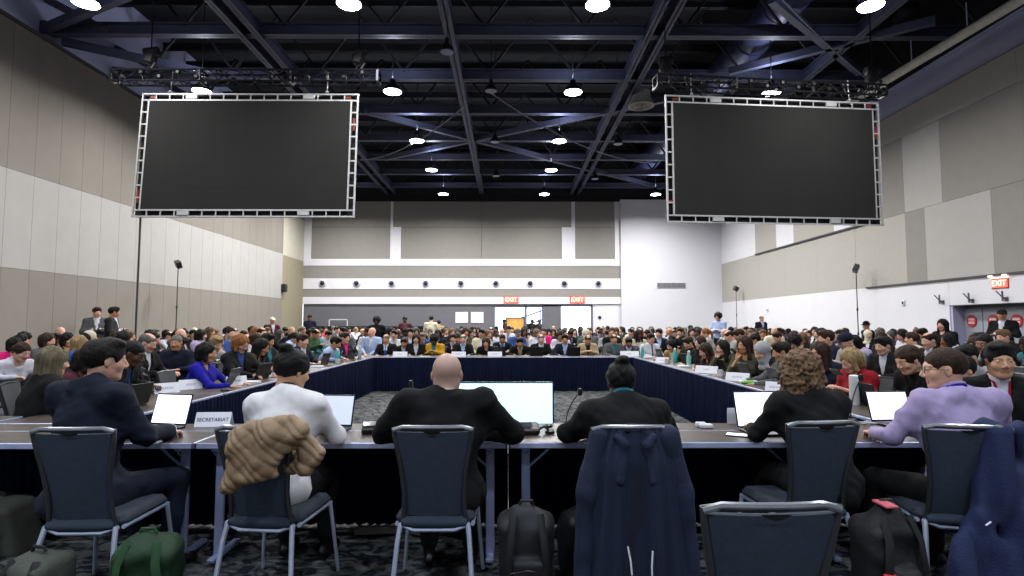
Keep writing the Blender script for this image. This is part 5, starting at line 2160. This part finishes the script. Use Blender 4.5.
def ring(label, px, py, d, rz, pz, extra=None, **kw):
    q = pose(**{**DESK, **pz})
    if extra:
        q.update(extra)
    kw.setdefault('res', .015 if d < 8 else .019)
    kw.setdefault('hres', .0055 if d < 8 else .008)
    h = at_y(px, py, d)
    size = max(.93, min(1.06, h.z / q['H'][2]))
    loc = at_head(px, py, d, q, rz, size)
    return person(label, loc, rz, q, size=size, **kw), q


EAST, WEST, SOUTH = -PI / 2, PI / 2, PI
k_ = len(bpy.data.objects)
ring('person with long straight ash-blonde hair in black, seen from behind at the left', 54, 362, 4.85, -.55, {}, sex='f', skin='fair', hair='long', hc='ash', garment='suit', top='black', shirt='black', seed=21, bulk=1.1)
ring('person in a grey and pink striped scarf mostly hidden behind the navy-suited man', 88, 362, 5.6, -1.2, LEAN, sex='f', skin='tan', hair='bob', hc='dark', garment='dress', top='maroon', shirt=None, seed=22)
o, q = ring('man in a black suit with blue lanyard bowing over the left arm table', 133, 354, 5.9, EAST + .2, LEAN, sex='m', skin='dark', hair='crop', hc='black', garment='suit', top='black', shirt='grey', tie='blue', seed=23)
ring('bald older man in a dark suit in profile, second row behind the left arm', 148, 343, 7.8, EAST, dict(pitch=.3), sex='m', skin='pink', hair='thin', hc='grey', garment='suit', top='black', shirt='white', seed=24)
ring('broad man in a dark blue shirt facing the camera behind the grey chair backs', 176, 343, 9.0, SOUTH + .2, {}, sex='m', skin='tan', hair='crop', hc='grey', garment='shirt', top='navy', shirt=None, seed=25, bulk=1.2)
o, q = ring('woman with dark wavy hair in a royal blue top reaching over the table', 207, 353, 6.75, EAST + .1, REACH, sex='f', skin='tan', hair='bob', hc='black', garment='dress', top='royal', shirt=None, seed=26, sleeve=.75)
o, q = ring('woman with ginger hair and glasses in a black jacket over a bright blue shirt', 241, 344, 7.9, EAST - .35, REACH, dict(pitch=.35), sex='f', skin='pink', hair='bob', hc='ginger', garment='suit', top='black', shirt='blue', seed=27)
M = Matrix(rot3(0, .35, 0).tolist()).to_4x4() @ Matrix.Scale(HS, 4)
M.translation = Vector(q['H'])
glasses(o, M)
ring('dark-haired person in olive leaning behind the woman with ginger hair', 262, 347, 8.9, EAST, LEAN, sex='f', skin='tan', hair='wavy', hc='dark', garment='dress', top='olive', shirt=None, seed=28)
ring('man with teal lanyard and dark shirt on the left arm, left of the hair bun', 268, 341, 9.6, EAST - .2, dict(pitch=.2), sex='m', skin='tan', hair='short', hc='dark', garment='suit', top='darknavy', shirt='teal', seed=29)
ring('man in a navy suit on the left arm, just right of the hair bun', 303, 341, 10.4, EAST - .3, {}, sex='m', skin='fair', hair='side', hc='brown', garment='suit', top='navy', shirt='white', seed=30)
ring('man in a pale blue shirt leaning far over the left arm table', 336, 343, 11.2, EAST - .2, LEAN, sex='m', skin='tan', hair='short', hc='black', garment='shirt', top='sky', shirt=None, seed=31)
ring('person in a dark jacket behind the man in pale blue, left arm end', 345, 338, 12.4, EAST - .4, {}, sex='m', skin='fair', hair='short', hc='brown', garment='suit', top='navy', shirt='pink', seed=32)
# far side of the ring
FS = [(386, 'older man in a black suit with a blue tie, left end of the far table', 'm', 'tan', 'thin', 'grey', 'suit', 'black', 'white', 'bluetie', {}),
      (404, 'man in black with a bowed head at the far table', 'm', 'tan', 'short', 'brown', 'suit', 'black', 'white', None, LEAN),
      (416, 'black-haired person in a black jacket over a white top at the far table', 'f', 'east', 'bob', 'black', 'suit', 'black', 'white', None, {}),
      (434, 'woman with curly black hair in a mustard yellow jacket at the far table', 'f', 'dark', 'afro', 'black', 'suit', 'yellow', 'teal', None, PHONE),
      (453, 'brown-haired man in a dark suit squeezed beside the mustard jacket', 'm', 'fair', 'short', 'brown', 'suit', 'navy', 'white', 'redtie', {}),
      (463, 'grey-haired man in a dark open suit and pale blue shirt at the far table', 'm', 'pink', 'thin', 'grey', 'suit', 'black', 'sky', None, {}),
      (486, 'woman with dark bobbed hair all in black at the far table', 'f', 'fair', 'bob', 'brown', 'dress', 'black', None, None, LEAN),
      (520, 'man bowed behind a dark laptop, left of the first teal bottle', 'm', 'tan', 'short', 'black', 'suit', 'black', 'beige', None, LEAN),
      (541, 'bald man in a black jacket and white shirt between two teal bottles', 'm', 'pink', 'thin', 'grey', 'suit', 'black', 'white', None, {}),
      (565, 'black-haired man in a navy suit behind a dark laptop at the far table', 'm', 'tan', 'short', 'black', 'suit', 'navy', 'sky', None, {}),
      (588, 'bald man in a beige jacket at the far table', 'm', 'tan', 'thin', 'brown', 'suit', 'beige', 'black', None, PHONE),
      (614, 'balding man in a grey blazer and teal shirt at the far table', 'm', 'tan', 'thin', 'dark', 'suit', 'grey', 'teal', None, {}),
      (629, 'dark-haired person in a dark purple jacket at the right corner of the far table', 'm', 'brown', 'short', 'black', 'suit', 'purple', 'white', None, LEAN)]
for i, (px, lab, sx, sk, hr, hc, ga, tp, st, ti, pz) in enumerate(FS):
    ring(lab, px, 345 if pz is not LEAN else 347, 13.55 if i != 4 else 14.1, SOUTH + (i % 3 - 1) * .12, pz, sex=sx, skin=sk, hair=hr, hc=hc, garment=ga, top=tp, shirt=st, tie=ti, seed=40 + i, res=.019, hres=.008)
o, q = ring('man with glasses, white shirt and dark tie at the right corner of the ring', 651, 339, 12.9, SOUTH + .3, {}, sex='m', skin='pink', hair='short', hc='dark', garment='shirt', top='white', shirt='darknavy', seed=60, bulk=1.15)
t = MB()
t.tube([Vector(q['N']) + Vector((0, .075, 0)), Vector(q['C']) + Vector((0, .135, .05)), Vector(q['C']) + Vector((0, .13, -.15))], [.02, .03, .034], 8, flat=.4)
t.obj('tie', m_cloth('darknavy'), o)
M = Matrix(rot3(0, .1, 0).tolist()).to_4x4() @ Matrix.Scale(HS, 4)
M.translation = Vector(q['H'])
glasses(o, M)
ring('dark-haired woman in a tan coat bowing over the right arm table', 671, 347, 11.6, WEST + .6, LEAN, sex='f', skin='pink', hair='bob', hc='black', garment='suit', top='tan', shirt='cream', seed=61)
ring('brown-haired man in black looking down beside the tan coat', 688, 344, 10.9, WEST + .5, dict(pitch=.4), sex='m', skin='fair', hair='side', hc='brown', garment='suit', top='black', shirt='black', seed=62)
ring('brown-haired woman in black behind the tall pale green bottle', 700, 343, 10.2, WEST + .4, {}, sex='f', skin='fair', hair='wavy', hc='brown', garment='suit', top='black', shirt='black', seed=63)
ring('person with long brown hair covering the face at the right arm', 705, 351, 9.2, WEST + .2, LEAN, sex='f', skin='fair', hair='long', hc='brown', garment='dress', top='brown', shirt=None, seed=64)
ring('woman with curly dark hair in olive green above the wide name card', 722, 348, 8.6, WEST + .5, CHIN, sex='f', skin='fair', hair='wavy', hc='dark', garment='dress', top='olive', shirt=None, seed=65)
ring('woman resting her cheek on a raised hand, brown hair, olive top', 744, 345, 8.1, WEST + .6, CHIN, dict(H=(.02, .14, 1.22)), sex='f', skin='tan', hair='wavy', hc='brown', garment='dress', top='olive', shirt=None, seed=66, sleeve=.4)
ring('dark-clad person in a grey patterned hat bent over beside the teal bottle', 762, 352, 7.5, WEST + .2, LEAN, sex='f', skin='fair', hair='scarf', hc='lightgrey', garment='suit', top='black', shirt='grey', seed=67)
ring('man with dark receding hair in a grey suit facing left in profile', 781, 352, 7.0, WEST - .1, REACH, dict(pitch=.2), sex='m', skin='tan', hair='short', hc='dark', garment='suit', top='grey', shirt='white', seed=68)
o, q = ring('woman with brown hair and red-rimmed glasses in navy, hand at her chin', 819, 353, 6.4, WEST + .45, CHIN, sex='f', skin='pink', hair='wavy', hc='brown', garment='dress', top='navy', shirt=None, seed=69, bulk=1.15)
M = Matrix(rot3(0, .12, .06).tolist()).to_4x4() @ Matrix.Scale(HS, 4)
M.translation = Vector(q['H'])
glasses(o, M, '#5a1420')
ring('woman with blonde hair in a red top holding a phone at the right arm', 851, 361, 5.7, WEST + .15, PHONE, sex='f', skin='pink', hair='bob', hc='blonde', garment='dress', top='red', shirt=None, seed=70, sleeve=.5, bulk=1.15)
ring('dark-haired person in black bowing low with face in profile, left of the lavender shirt', 908, 360, 5.2, WEST + .1, LEAN, sex='f', skin='fair', hair='lowbun', hc='brown', garment='suit', top='black', shirt='black', seed=71)
ring('dark-haired man in a black suit in profile beyond the woman in red', 883, 346, 7.6, WEST + .3, dict(pitch=.15), sex='m', skin='fair', hair='short', hc='black', garment='suit', top='black', shirt='white', seed=72)
ring('man in a grey hooded top with a cyan badge behind the headset man', 984, 344, 7.2, WEST + .4, {}, sex='m', skin='brown', hair='crop', hc='black', garment='shirt', top='lightgrey', shirt=None, seed=73)
ring('person in a grey top leaning forward right behind the lavender shirt man', 967, 357, 6.2, WEST + .2, LEAN, sex='m', skin='fair', hair='short', hc='black', garment='shirt', top='lightgrey', shirt=None, seed=74)
ring('person in a royal navy top mostly hidden by the lavender shirt man', 962, 371, 5.0, WEST, LEAN, sex='m', skin='fair', hair='short', hc='dark', garment='shirt', top='navy', shirt=None, seed=75)
ring('person with dark hair in a bright pink top at the left edge of the frame', 15, 345, 9.2, EAST - .3, {}, sex='f', skin='tan', hair='bob', hc='black', garment='dress', top='pink', shirt=None, seed=76)
ring('person with brown hair in a white top bowing, left of the ash-blonde hair', 22, 352, 7.6, EAST - .2, LEAN, sex='f', skin='pink', hair='lowbun', hc='brown', garment='dress', top='white', shirt=None, seed=77)
ring('woman in a black headscarf and tan jacket, left of the two standing men', 84, 341, 9.6, EAST - .6, {}, sex='f', skin='tan', hair='scarf', hc='black', garment='suit', top='tan', shirt='tan', seed=78)
ring('black-haired woman facing right in the seats below the left wall, nearer of two', 68, 340, 10.2, EAST - .2, {}, sex='f', skin='fair', hair='bob', hc='black', garment='dress', top='black', shirt=None, seed=79)
ring('brown-haired person seated behind the ash-blonde hair', 48, 341, 9.4, EAST, {}, sex='f', skin='fair', hair='bob', hc='brown', garment='dress', top='grey', shirt=None, seed=80)
ring('blonde man in a pale collar bowing right of the royal blue top', 216, 344, 9.4, EAST - .4, LEAN, sex='m', skin='pink', hair='side', hc='blonde', garment='shirt', top='lightgrey', shirt=None, seed=81)
ring('person in a white shirt and black bushy hair in the right seats', 794, 343, 9.8, WEST + .8, PHONE, sex='m', skin='tan', hair='afro', hc='black', garment='shirt', top='white', shirt=None, seed=82)
ring('man with dark hair seated before the thin stand on the right wall', 845, 341, 9.6, WEST + .1, dict(pitch=.15), sex='m', skin='fair', hair='side', hc='black', garment='shirt', top='teal', shirt=None, seed=83)
ring('balding man with a reddish forehead in profile, seated right of the white wall', 929, 341, 8.6, WEST + .1, {}, sex='m', skin='pink', hair='thin', hc='dark', garment='suit', top='black', shirt='white', seed=84)
explicit = []
for o_ in bpy.data.objects:
    if o_.name.split('.')[0] == 'person' and o_.parent is None:
        explicit.append((o_.location.x, o_.location.y))

# phones in hands
tag(MB().box((0, 0, 0), (.075, .15, .009), Matrix.Rotation(.9, 3, 'Y'), ch=.003).obj('smartphone', m_black, None, at_y(836, 372, 5.45)), 'dark phone held by the woman in red', 'phone')

# ------------------------------------------------------------ the audience
STAND = pose(P=(0, 0, .95), C=(0, .01, 1.27), N=(0, .02, 1.475), H=(0, .05, 1.62), Sl=(-.20, 0, 1.42), Sr=(.20, 0, 1.42), El=(-.26, -.02, 1.15), Er=(.26, -.02, 1.15),
             Wl=(-.25, .10, .92), Wr=(.25, .10, .92), Hl=(-.10, 0, .92), Hr=(.10, 0, .92), Kl=(-.12, .02, .50), Kr=(.12, .02, .50), Al=(-.13, 0, .09), Ar=(.13, 0, .09))
CROSS = dict(STAND)
CROSS.update(El=(-.27, .06, 1.17), Er=(.27, .06, 1.17), Wl=(.06, .20, 1.18), Wr=(-.06, .22, 1.22), yaw=.3)
VAR = []
vp = [({}, 'm', 'suit', {}), ({}, 'f', 'dress', dict(yaw=.3)), (LEAN, 'm', 'suit', {}), (LEAN, 'f', 'suit', dict(yaw=-.3)), (CHIN, 'm', 'shirt', dict(yaw=.2)), (CHIN, 'f', 'suit', {}),
      (PHONE, 'm', 'shirt', {}), (PHONE, 'f', 'dress', {}), (dict(C=(0, -.02, .88), N=(0, -.03, 1.08), H=(0, 0, 1.22), Sl=(-.185, -.03, 1.02), Sr=(.185, -.03, 1.02), El=(-.25, .05, .78), Er=(.25, .05, .78), Wl=(-.08, .28, .66), Wr=(.08, .28, .68), pitch=-.02), 'm', 'suit', dict(yaw=-.5)),
      (dict(C=(0, -.02, .88), N=(0, -.03, 1.07), H=(0, 0, 1.21), Sl=(-.18, -.03, 1.01), Sr=(.18, -.03, 1.01), El=(-.24, .05, .78), Er=(.24, .05, .78), Wl=(-.08, .28, .66), Wr=(.08, .28, .68), pitch=.05), 'f', 'suit', dict(yaw=.5)),
      (STAND, 'm', 'suit', {}), (CROSS, 'm', 'suit', {}), (STAND, 'f', 'dress', {}), (CROSS, 'm', 'shirt', {})]
dm = m_skin('fair')
for i, (pz, sx, ga, ex) in enumerate(vp):
    q = pose(**pz)
    q.update(ex)
    D = build_person(q, sx, .024, .011, 0, 1.05, ga, 1.0 if ga != 'dress' else .8, 0, .006, i)
    m1 = np_mesh('person_body', *D['body'][:2], [dm] * 7, D['body'][2])
    m2 = np_mesh('garment', *D['top'][:2], [dm] * 3, D['top'][2])
    m3 = np_mesh('trousers', *D['trousers'][:2], [dm])
    VAR.append((m1, m2, m3, D['head'], sx, ga, q))
HM = {}
for s in ('short', 'side', 'crop', 'thin', 'bob', 'long', 'wavy', 'curly', 'bun', 'tail', 'afro', 'scarf', 'cap', 'hat'):
    V, F, L = hair_data(s, .011)
    HM[s] = np_mesh('hair_' + s, V, F, [dm])


def slots(o, ms):
    for i, m in enumerate(ms):
        o.material_slots[i].link = 'OBJECT'
        o.material_slots[i].material = m


def extra_person(v, loc, rz, skin, hair, hc, top, shirt, tie, legs, label, group=None, size=1.0):
    m1, m2, m3, M, sx, ga, q = VAR[v]
    r = bpy.data.objects.new('person', m1)
    link(r)
    r.location = loc
    r.rotation_euler = (0, 0, rz)
    r.scale = (size,) * 3
    slots(r, [m_skin(skin), M_EYE, M_IRIS, m_lip(skin), m_hair(hc if hair not in ('scarf', 'cap', 'hat') else 'dark'), m_cloth(legs), M_SHOE])
    tag(r, label, 'person', group)
    g = link(bpy.data.objects.new({'suit': 'jacket', 'shirt': 'shirt', 'dress': 'blouse'}[ga], m2), r)
    slots(g, [m_cloth(top), m_cloth(shirt or top), m_cloth(tie or shirt or top)])
    g = link(bpy.data.objects.new('trousers', m3), r)
    slots(g, [m_cloth(legs)])
    if hair != 'bald':
        h = link(bpy.data.objects.new({'scarf': 'headscarf', 'cap': 'cap', 'hat': 'hat'}.get(hair, 'hair'), HM[hair]), r)
        slots(h, [m_hair(hc) if hair not in ('scarf', 'cap', 'hat') else m_cloth(hc)])
        h.matrix_local = M
    return r


# standing people
ST = [(97, 11.6, 15.2, EAST - .9, 11, 'fair', 'short', 'brown', 'grey', 'white', None, 'grey', 'man in a grey suit standing against the left wall, farther left of the pair', 310.5),
      (112, 0, 14.8, EAST + .3, 11, 'tan', 'short', 'dark', 'charcoal', 'white', None, 'charcoal', 'bearded man in a dark suit standing right of the grey suit by the left wall', 312),
      (272, 0, 19.5, EAST - .8, 10, 'fair', 'cap', 'cream', 'maroon', 'white', None, 'black', 'person in a cream cap standing by the far end of the left wall', 321),
      (310, 0, 27.0, PI, 10, 'brown', 'cap', 'black', 'navy', 'navy', None, 'black', 'person in a black cap standing at the far left corner of the room', 318),
      (377, 0, 17.5, PI, 10, 'dark', 'afro', 'black', 'darknavy', 'darknavy', None, 'black', 'tall person in dark clothes standing behind the left end of the far table', 321),
      (405, 0, 24.0, PI, 12, 'dark', 'short', 'black', 'maroon', None, None, 'black', 'person in dark red standing in the crowd under the second air jet', 320),
      (431, 0, 23.5, 0, 13, 'fair', 'short', 'dark', 'cream', None, None, 'black', 'person in a pale cream shirt standing with back turned before the slate wall', 319),
      (439, 0, 25.0, .4, 12, 'fair', 'short', 'dark', 'beige', None, None, 'black', 'shorter person in beige standing just right of the cream shirt', 323),
      (719, 0, 19.0, WEST + .5, 13, 'fair', 'afro', 'dark', 'sky', None, None, 'black', 'person in a pale lavender-blue shirt standing among the seats at the right', 317),
      (761, 0, 25.5, PI + .2, 10, 'tan', 'thin', 'grey', 'darknavy', 'sky', None, 'navy', 'man in a dark jacket and pale blue shirt standing by the right wall', 319),
      (868, 0, 15.5, WEST, 10, 'fair', 'hat', 'black', 'black', 'black', None, 'black', 'person in a black brimmed hat standing low behind the right rows', 334),
      (944, 0, 11.2, WEST + .3, 12, 'fair', 'long', 'black', 'black', None, None, 'black', 'person with long black hair standing against the white wall by the recess', 325),
      (1003, 0, 13.4, WEST + .5, 11, 'tan', 'cap', 'black', 'black', 'white', None, 'black', 'man in a black cap and dark suit standing before the red door signs', 315)]
for px, _, d, rz, v, sk, hr, hc, tp, st, ti, lg, lab, py in ST:
    h = at_y(px, py, d)
    H = VAR[v][6]['H']
    size = max(.88, min(1.1, h.z / H[2]))
    extra_person(v, (h.x, h.y, 0), rz, sk, hr, hc, tp, st, ti, lg, lab, size=size)
    explicit.append((h.x, h.y))
for i, (px, d, v) in enumerate(((505, 34.2, 10), (512, 36.0, 11), (520, 34.6, 12), (524, 35.5, 10), (532, 36.4, 13), (539, 35.0, 12), (547, 34.0, 10), (516, 37.5, 12))):
    h = at_y(px, 324, d)
    extra_person(v, (h.x, h.y, 0), PI + (i - 3) * .4, 'brown', 'short', 'black', 'black', 'black', None, 'black', 'dark figure standing in the bright lobby beyond the glass doors, %s from the left' % nth(i), group='figures in the lobby')

explicit += [(o_.location.x, o_.location.y) for o_ in bpy.data.objects if o_.name.startswith('speaker_stand')]
seats = []
for r_, X_ in enumerate((-5.35, -6.65, -7.95, -9.25, -10.5)):
    y = 8.7 + (r_ % 2) * .4
    while y < 30:
        seats.append((X_, y, EAST, 'left', r_))
        y += .82
for r_, X_ in enumerate((5.15, 6.45, 7.75, 9.05, 10.35, 11.4)):
    y = 6.6 + (r_ % 2) * .4
    while y < 30:
        if not (X_ > 11 and y < 15.8):
            seats.append((X_, y, WEST, 'right', r_))
        y += .82
for r_ in range(12):
    Y_ = 15.3 + r_ * 1.12
    x = -4.35 + (r_ % 3) * .2
    while x < 4.4:
        seats.append((x, Y_, PI, 'far', r_))
        x += .71
rc = random.Random(77)
cand = []
for X_, Y_, rz, blk, row in seats:
    if rc.random() < .10:
        continue
    x, y = X_ + rc.uniform(-.13, .13), Y_ + rc.uniform(-.13, .13)
    if any((x - a) ** 2 + (y - b_) ** 2 < .55 ** 2 for a, b_ in explicit):
        continue
    rz += rc.gauss(0, .22)
    if blk != 'far' and Y_ > 14:
        rz += (-1 if blk == 'left' else 1) * rc.uniform(0, .9)
    v = rc.choice((0, 1, 2, 3, 4, 5, 6, 7, 8, 8, 9, 9))
    q = VAR[v][6]['H']
    hx = x - math.sin(rz) * q[1]
    hy = y + math.cos(rz) * q[1]
    cand.append(dict(x=x, y=y, rz=rz, blk=blk, row=row, v=v, hx=hx, hy=hy, hz=q[2], size=rc.uniform(.97, 1.05), dist=math.hypot(hx, hy)))


def proj(x, y, z):
    c, s = math.cos(-YAW), math.sin(-YAW)
    X, Y = c * x + s * y, -s * x + c * y
    c, s = math.cos(PITCH), math.sin(PITCH)
    Z = z - EYE
    Yc, Zc = c * Y + s * Z, -s * Y + c * Z
    return 512 + FOC * X / Yc, 288 - FOC * Zc / Yc, Yc


SS = 2
cover = np.zeros((170 * SS, 1024 * SS), bool)


def boxpx(x, y, z0, z1, hw):
    a = proj(x, y, z1)
    b_ = proj(x, y, z0)
    s = FOC / a[2] * hw
    r = [int((a[0] - s) * SS), int((a[0] + s) * SS), int((a[1] - 290) * SS), int((b_[1] - 290) * SS)]
    return [max(0, min(1024 * SS, r[0])), max(0, min(1024 * SS, r[1])), max(0, min(170 * SS, r[2])), max(0, min(170 * SS, r[3]))]


vis_list = [(math.hypot(a, b_), dict(x=a, y=b_, hx=a, hy=b_, hz=1.2, size=1, e=1)) for a, b_ in explicit] + [(c['dist'], c) for c in cand]
vis_list.sort(key=lambda t: t[0])
for d, c in vis_list:
    zt = (c['hz'] + .12) * c['size']
    n = 0
    for (x, y, z0, z1, hw) in ((c['hx'], c['hy'], zt - .25, zt, .085), (c['x'], c['y'], .60, zt - .30, .20)):
        q = boxpx(x, y, z0, z1, hw)
        reg = cover[q[2]:q[3], q[0]:q[1]]
        n += int((~reg).sum()) * (1 if hw < .1 else .4)
        reg[:] = True
    c['seen'] = n / SS / SS
keep = [c for c in cand if c['seen'] >= 3.0]
keep.sort(key=lambda c: -c['seen'])
print('CROWD', len(cand), len(keep), 'explicit', len(explicit))
keep = keep[:222]
tops = ['black'] * 7 + ['charcoal'] * 4 + ['navy'] * 4 + ['darknavy'] * 3 + ['grey'] * 3 + ['white'] * 4 + ['lightgrey'] * 2 + ['brown', 'maroon', 'olive', 'teal', 'blue', 'sky', 'red', 'beige', 'cream', 'pink', 'lavender', 'tan', 'purple', 'green']
colour_word = {'darknavy': 'dark navy', 'lightgrey': 'pale grey', 'sky': 'pale blue', 'royal': 'royal blue'}
hair_word = {'short': 'short', 'side': 'swept', 'crop': 'cropped', 'thin': 'receding', 'bob': 'bobbed', 'long': 'long', 'wavy': 'wavy', 'curly': 'curly', 'bun': 'bunned', 'tail': 'tied-back', 'afro': 'bushy'}
cnt = {}
keep.sort(key=lambda c: (c['blk'], c['row'], c['y'] if c['blk'] != 'far' else c['x']))
sc0 = simple_chair()
sc0.location = (4.42, 5.45, 0)
sc0.rotation_euler = (0, 0, 1.35)
tag(sc0, 'empty dark grey chair back between the lavender shirt man and the headset man', 'chair')
for (px, d, rz, lab) in ((884, 6.7, .5, 'empty dark grey chair back between the woman in red and the bowing dark-haired person'), (17, 7.5, -.5, 'grey chair with a white-edged back at the left frame edge, farther of two'), (14, 6.7, -.4, 'grey chair at the left frame edge, nearer of two'),
                         (182, 6.5, -.9, 'dark grey chair back beside the woman in royal blue'), (176, 7.4, -.9, 'pale grey chair back behind the chair beside the royal blue top'), (895, 5.6, .9, 'grey chair with pale rim left of the lavender shirt')):
    c = clone(sc0, ((px - 508) * d / 569, d, 0), rz, lab)
for c in keep:
    m, sx, ga = c['v'], VAR[c['v']][4], VAR[c['v']][5]
    hr = rc.choice(('short', 'short', 'side', 'side', 'crop', 'thin', 'bald', 'short', 'cap') if sx == 'm' else ('bob', 'long', 'wavy', 'bun', 'tail', 'bob', 'wavy', 'curly', 'scarf'))
    hc = rc.choice(('black', 'black', 'black', 'black', 'dark', 'dark', 'dark', 'brown', 'brown', 'brown', 'grey', 'light', 'light', rc.choice(('blonde', 'white' if sx == 'm' else 'ginger'))))
    if hr == 'short' and rc.random() < .12:
        hr = 'afro'
        hc = 'black'
    if hr in ('scarf', 'cap'):
        hc = rc.choice(('black', 'navy', 'grey', 'cream'))
    sk = rc.choice(('fair', 'fair', 'pink', 'tan', 'tan', 'brown', 'dark', 'east')) if hc in ('black', 'dark') else rc.choice(('fair', 'pink', 'tan'))
    tp = rc.choice(tops)
    st = rc.choice(('white', 'white', 'sky', 'lightgrey')) if ga == 'suit' else None
    ti = rc.choice((None, None, 'redtie', 'darknavy', 'bluetie')) if sx == 'm' and st else None
    k = (c['blk'], c['row'])
    cnt[k] = cnt.get(k, 0) + 1
    n_ = cnt[k] - 1
    cw = colour_word.get(tp, tp)
    hw_ = {'bald': 'bald', 'scarf': '%s-headscarfed' % hc, 'cap': '%s-capped' % hc}.get(hr, '%s %s-haired' % (hair_word.get(hr, ''), {'light': 'fawn'}.get(hc, hc)))
    if c['blk'] == 'far':
        pos_ = '%s along the %s row behind the far table' % (nth(n_), nth(c['row']))
    else:
        pos_ = '%s from camera, %s row off the %s arm' % (nth(n_), nth(c['row']), c['blk'])
    lab = '%s person in %s, %s' % (hw_, cw, pos_)
    c['near'] = math.hypot(c['x'], c['y'])
    extra_person(m, (c['x'], c['y'], 0), c['rz'], sk, hr, hc, tp, st, ti, rc.choice(('black', 'charcoal', 'navy', 'grey')), lab, group='audience rows %s' % {'left': 'along the left wall', 'right': 'along the right wall', 'far': 'behind the far table'}[c['blk']], size=c['size'])
    if c['near'] < 13:
        clone(sc0, (c['x'], c['y'], 0), c['rz'], 'grey stacking chair mostly hidden under a seated listener in the audience', 'audience chairs')
for o_ in list(bpy.data.objects):
    if o_.name.split('.')[0] == 'person' and o_.parent is None and not o_.get('group') and o_.location.y > 3.6 and abs(o_.matrix_basis.translation.z) < .01:
        if o_['label'].find('standing') < 0 and (o_.location.x, o_.location.y) in explicit:
            clone(sc0, o_.location.copy(), o_.rotation_euler.z, 'grey stacking chair mostly hidden under a seated listener in the audience', 'audience chairs')
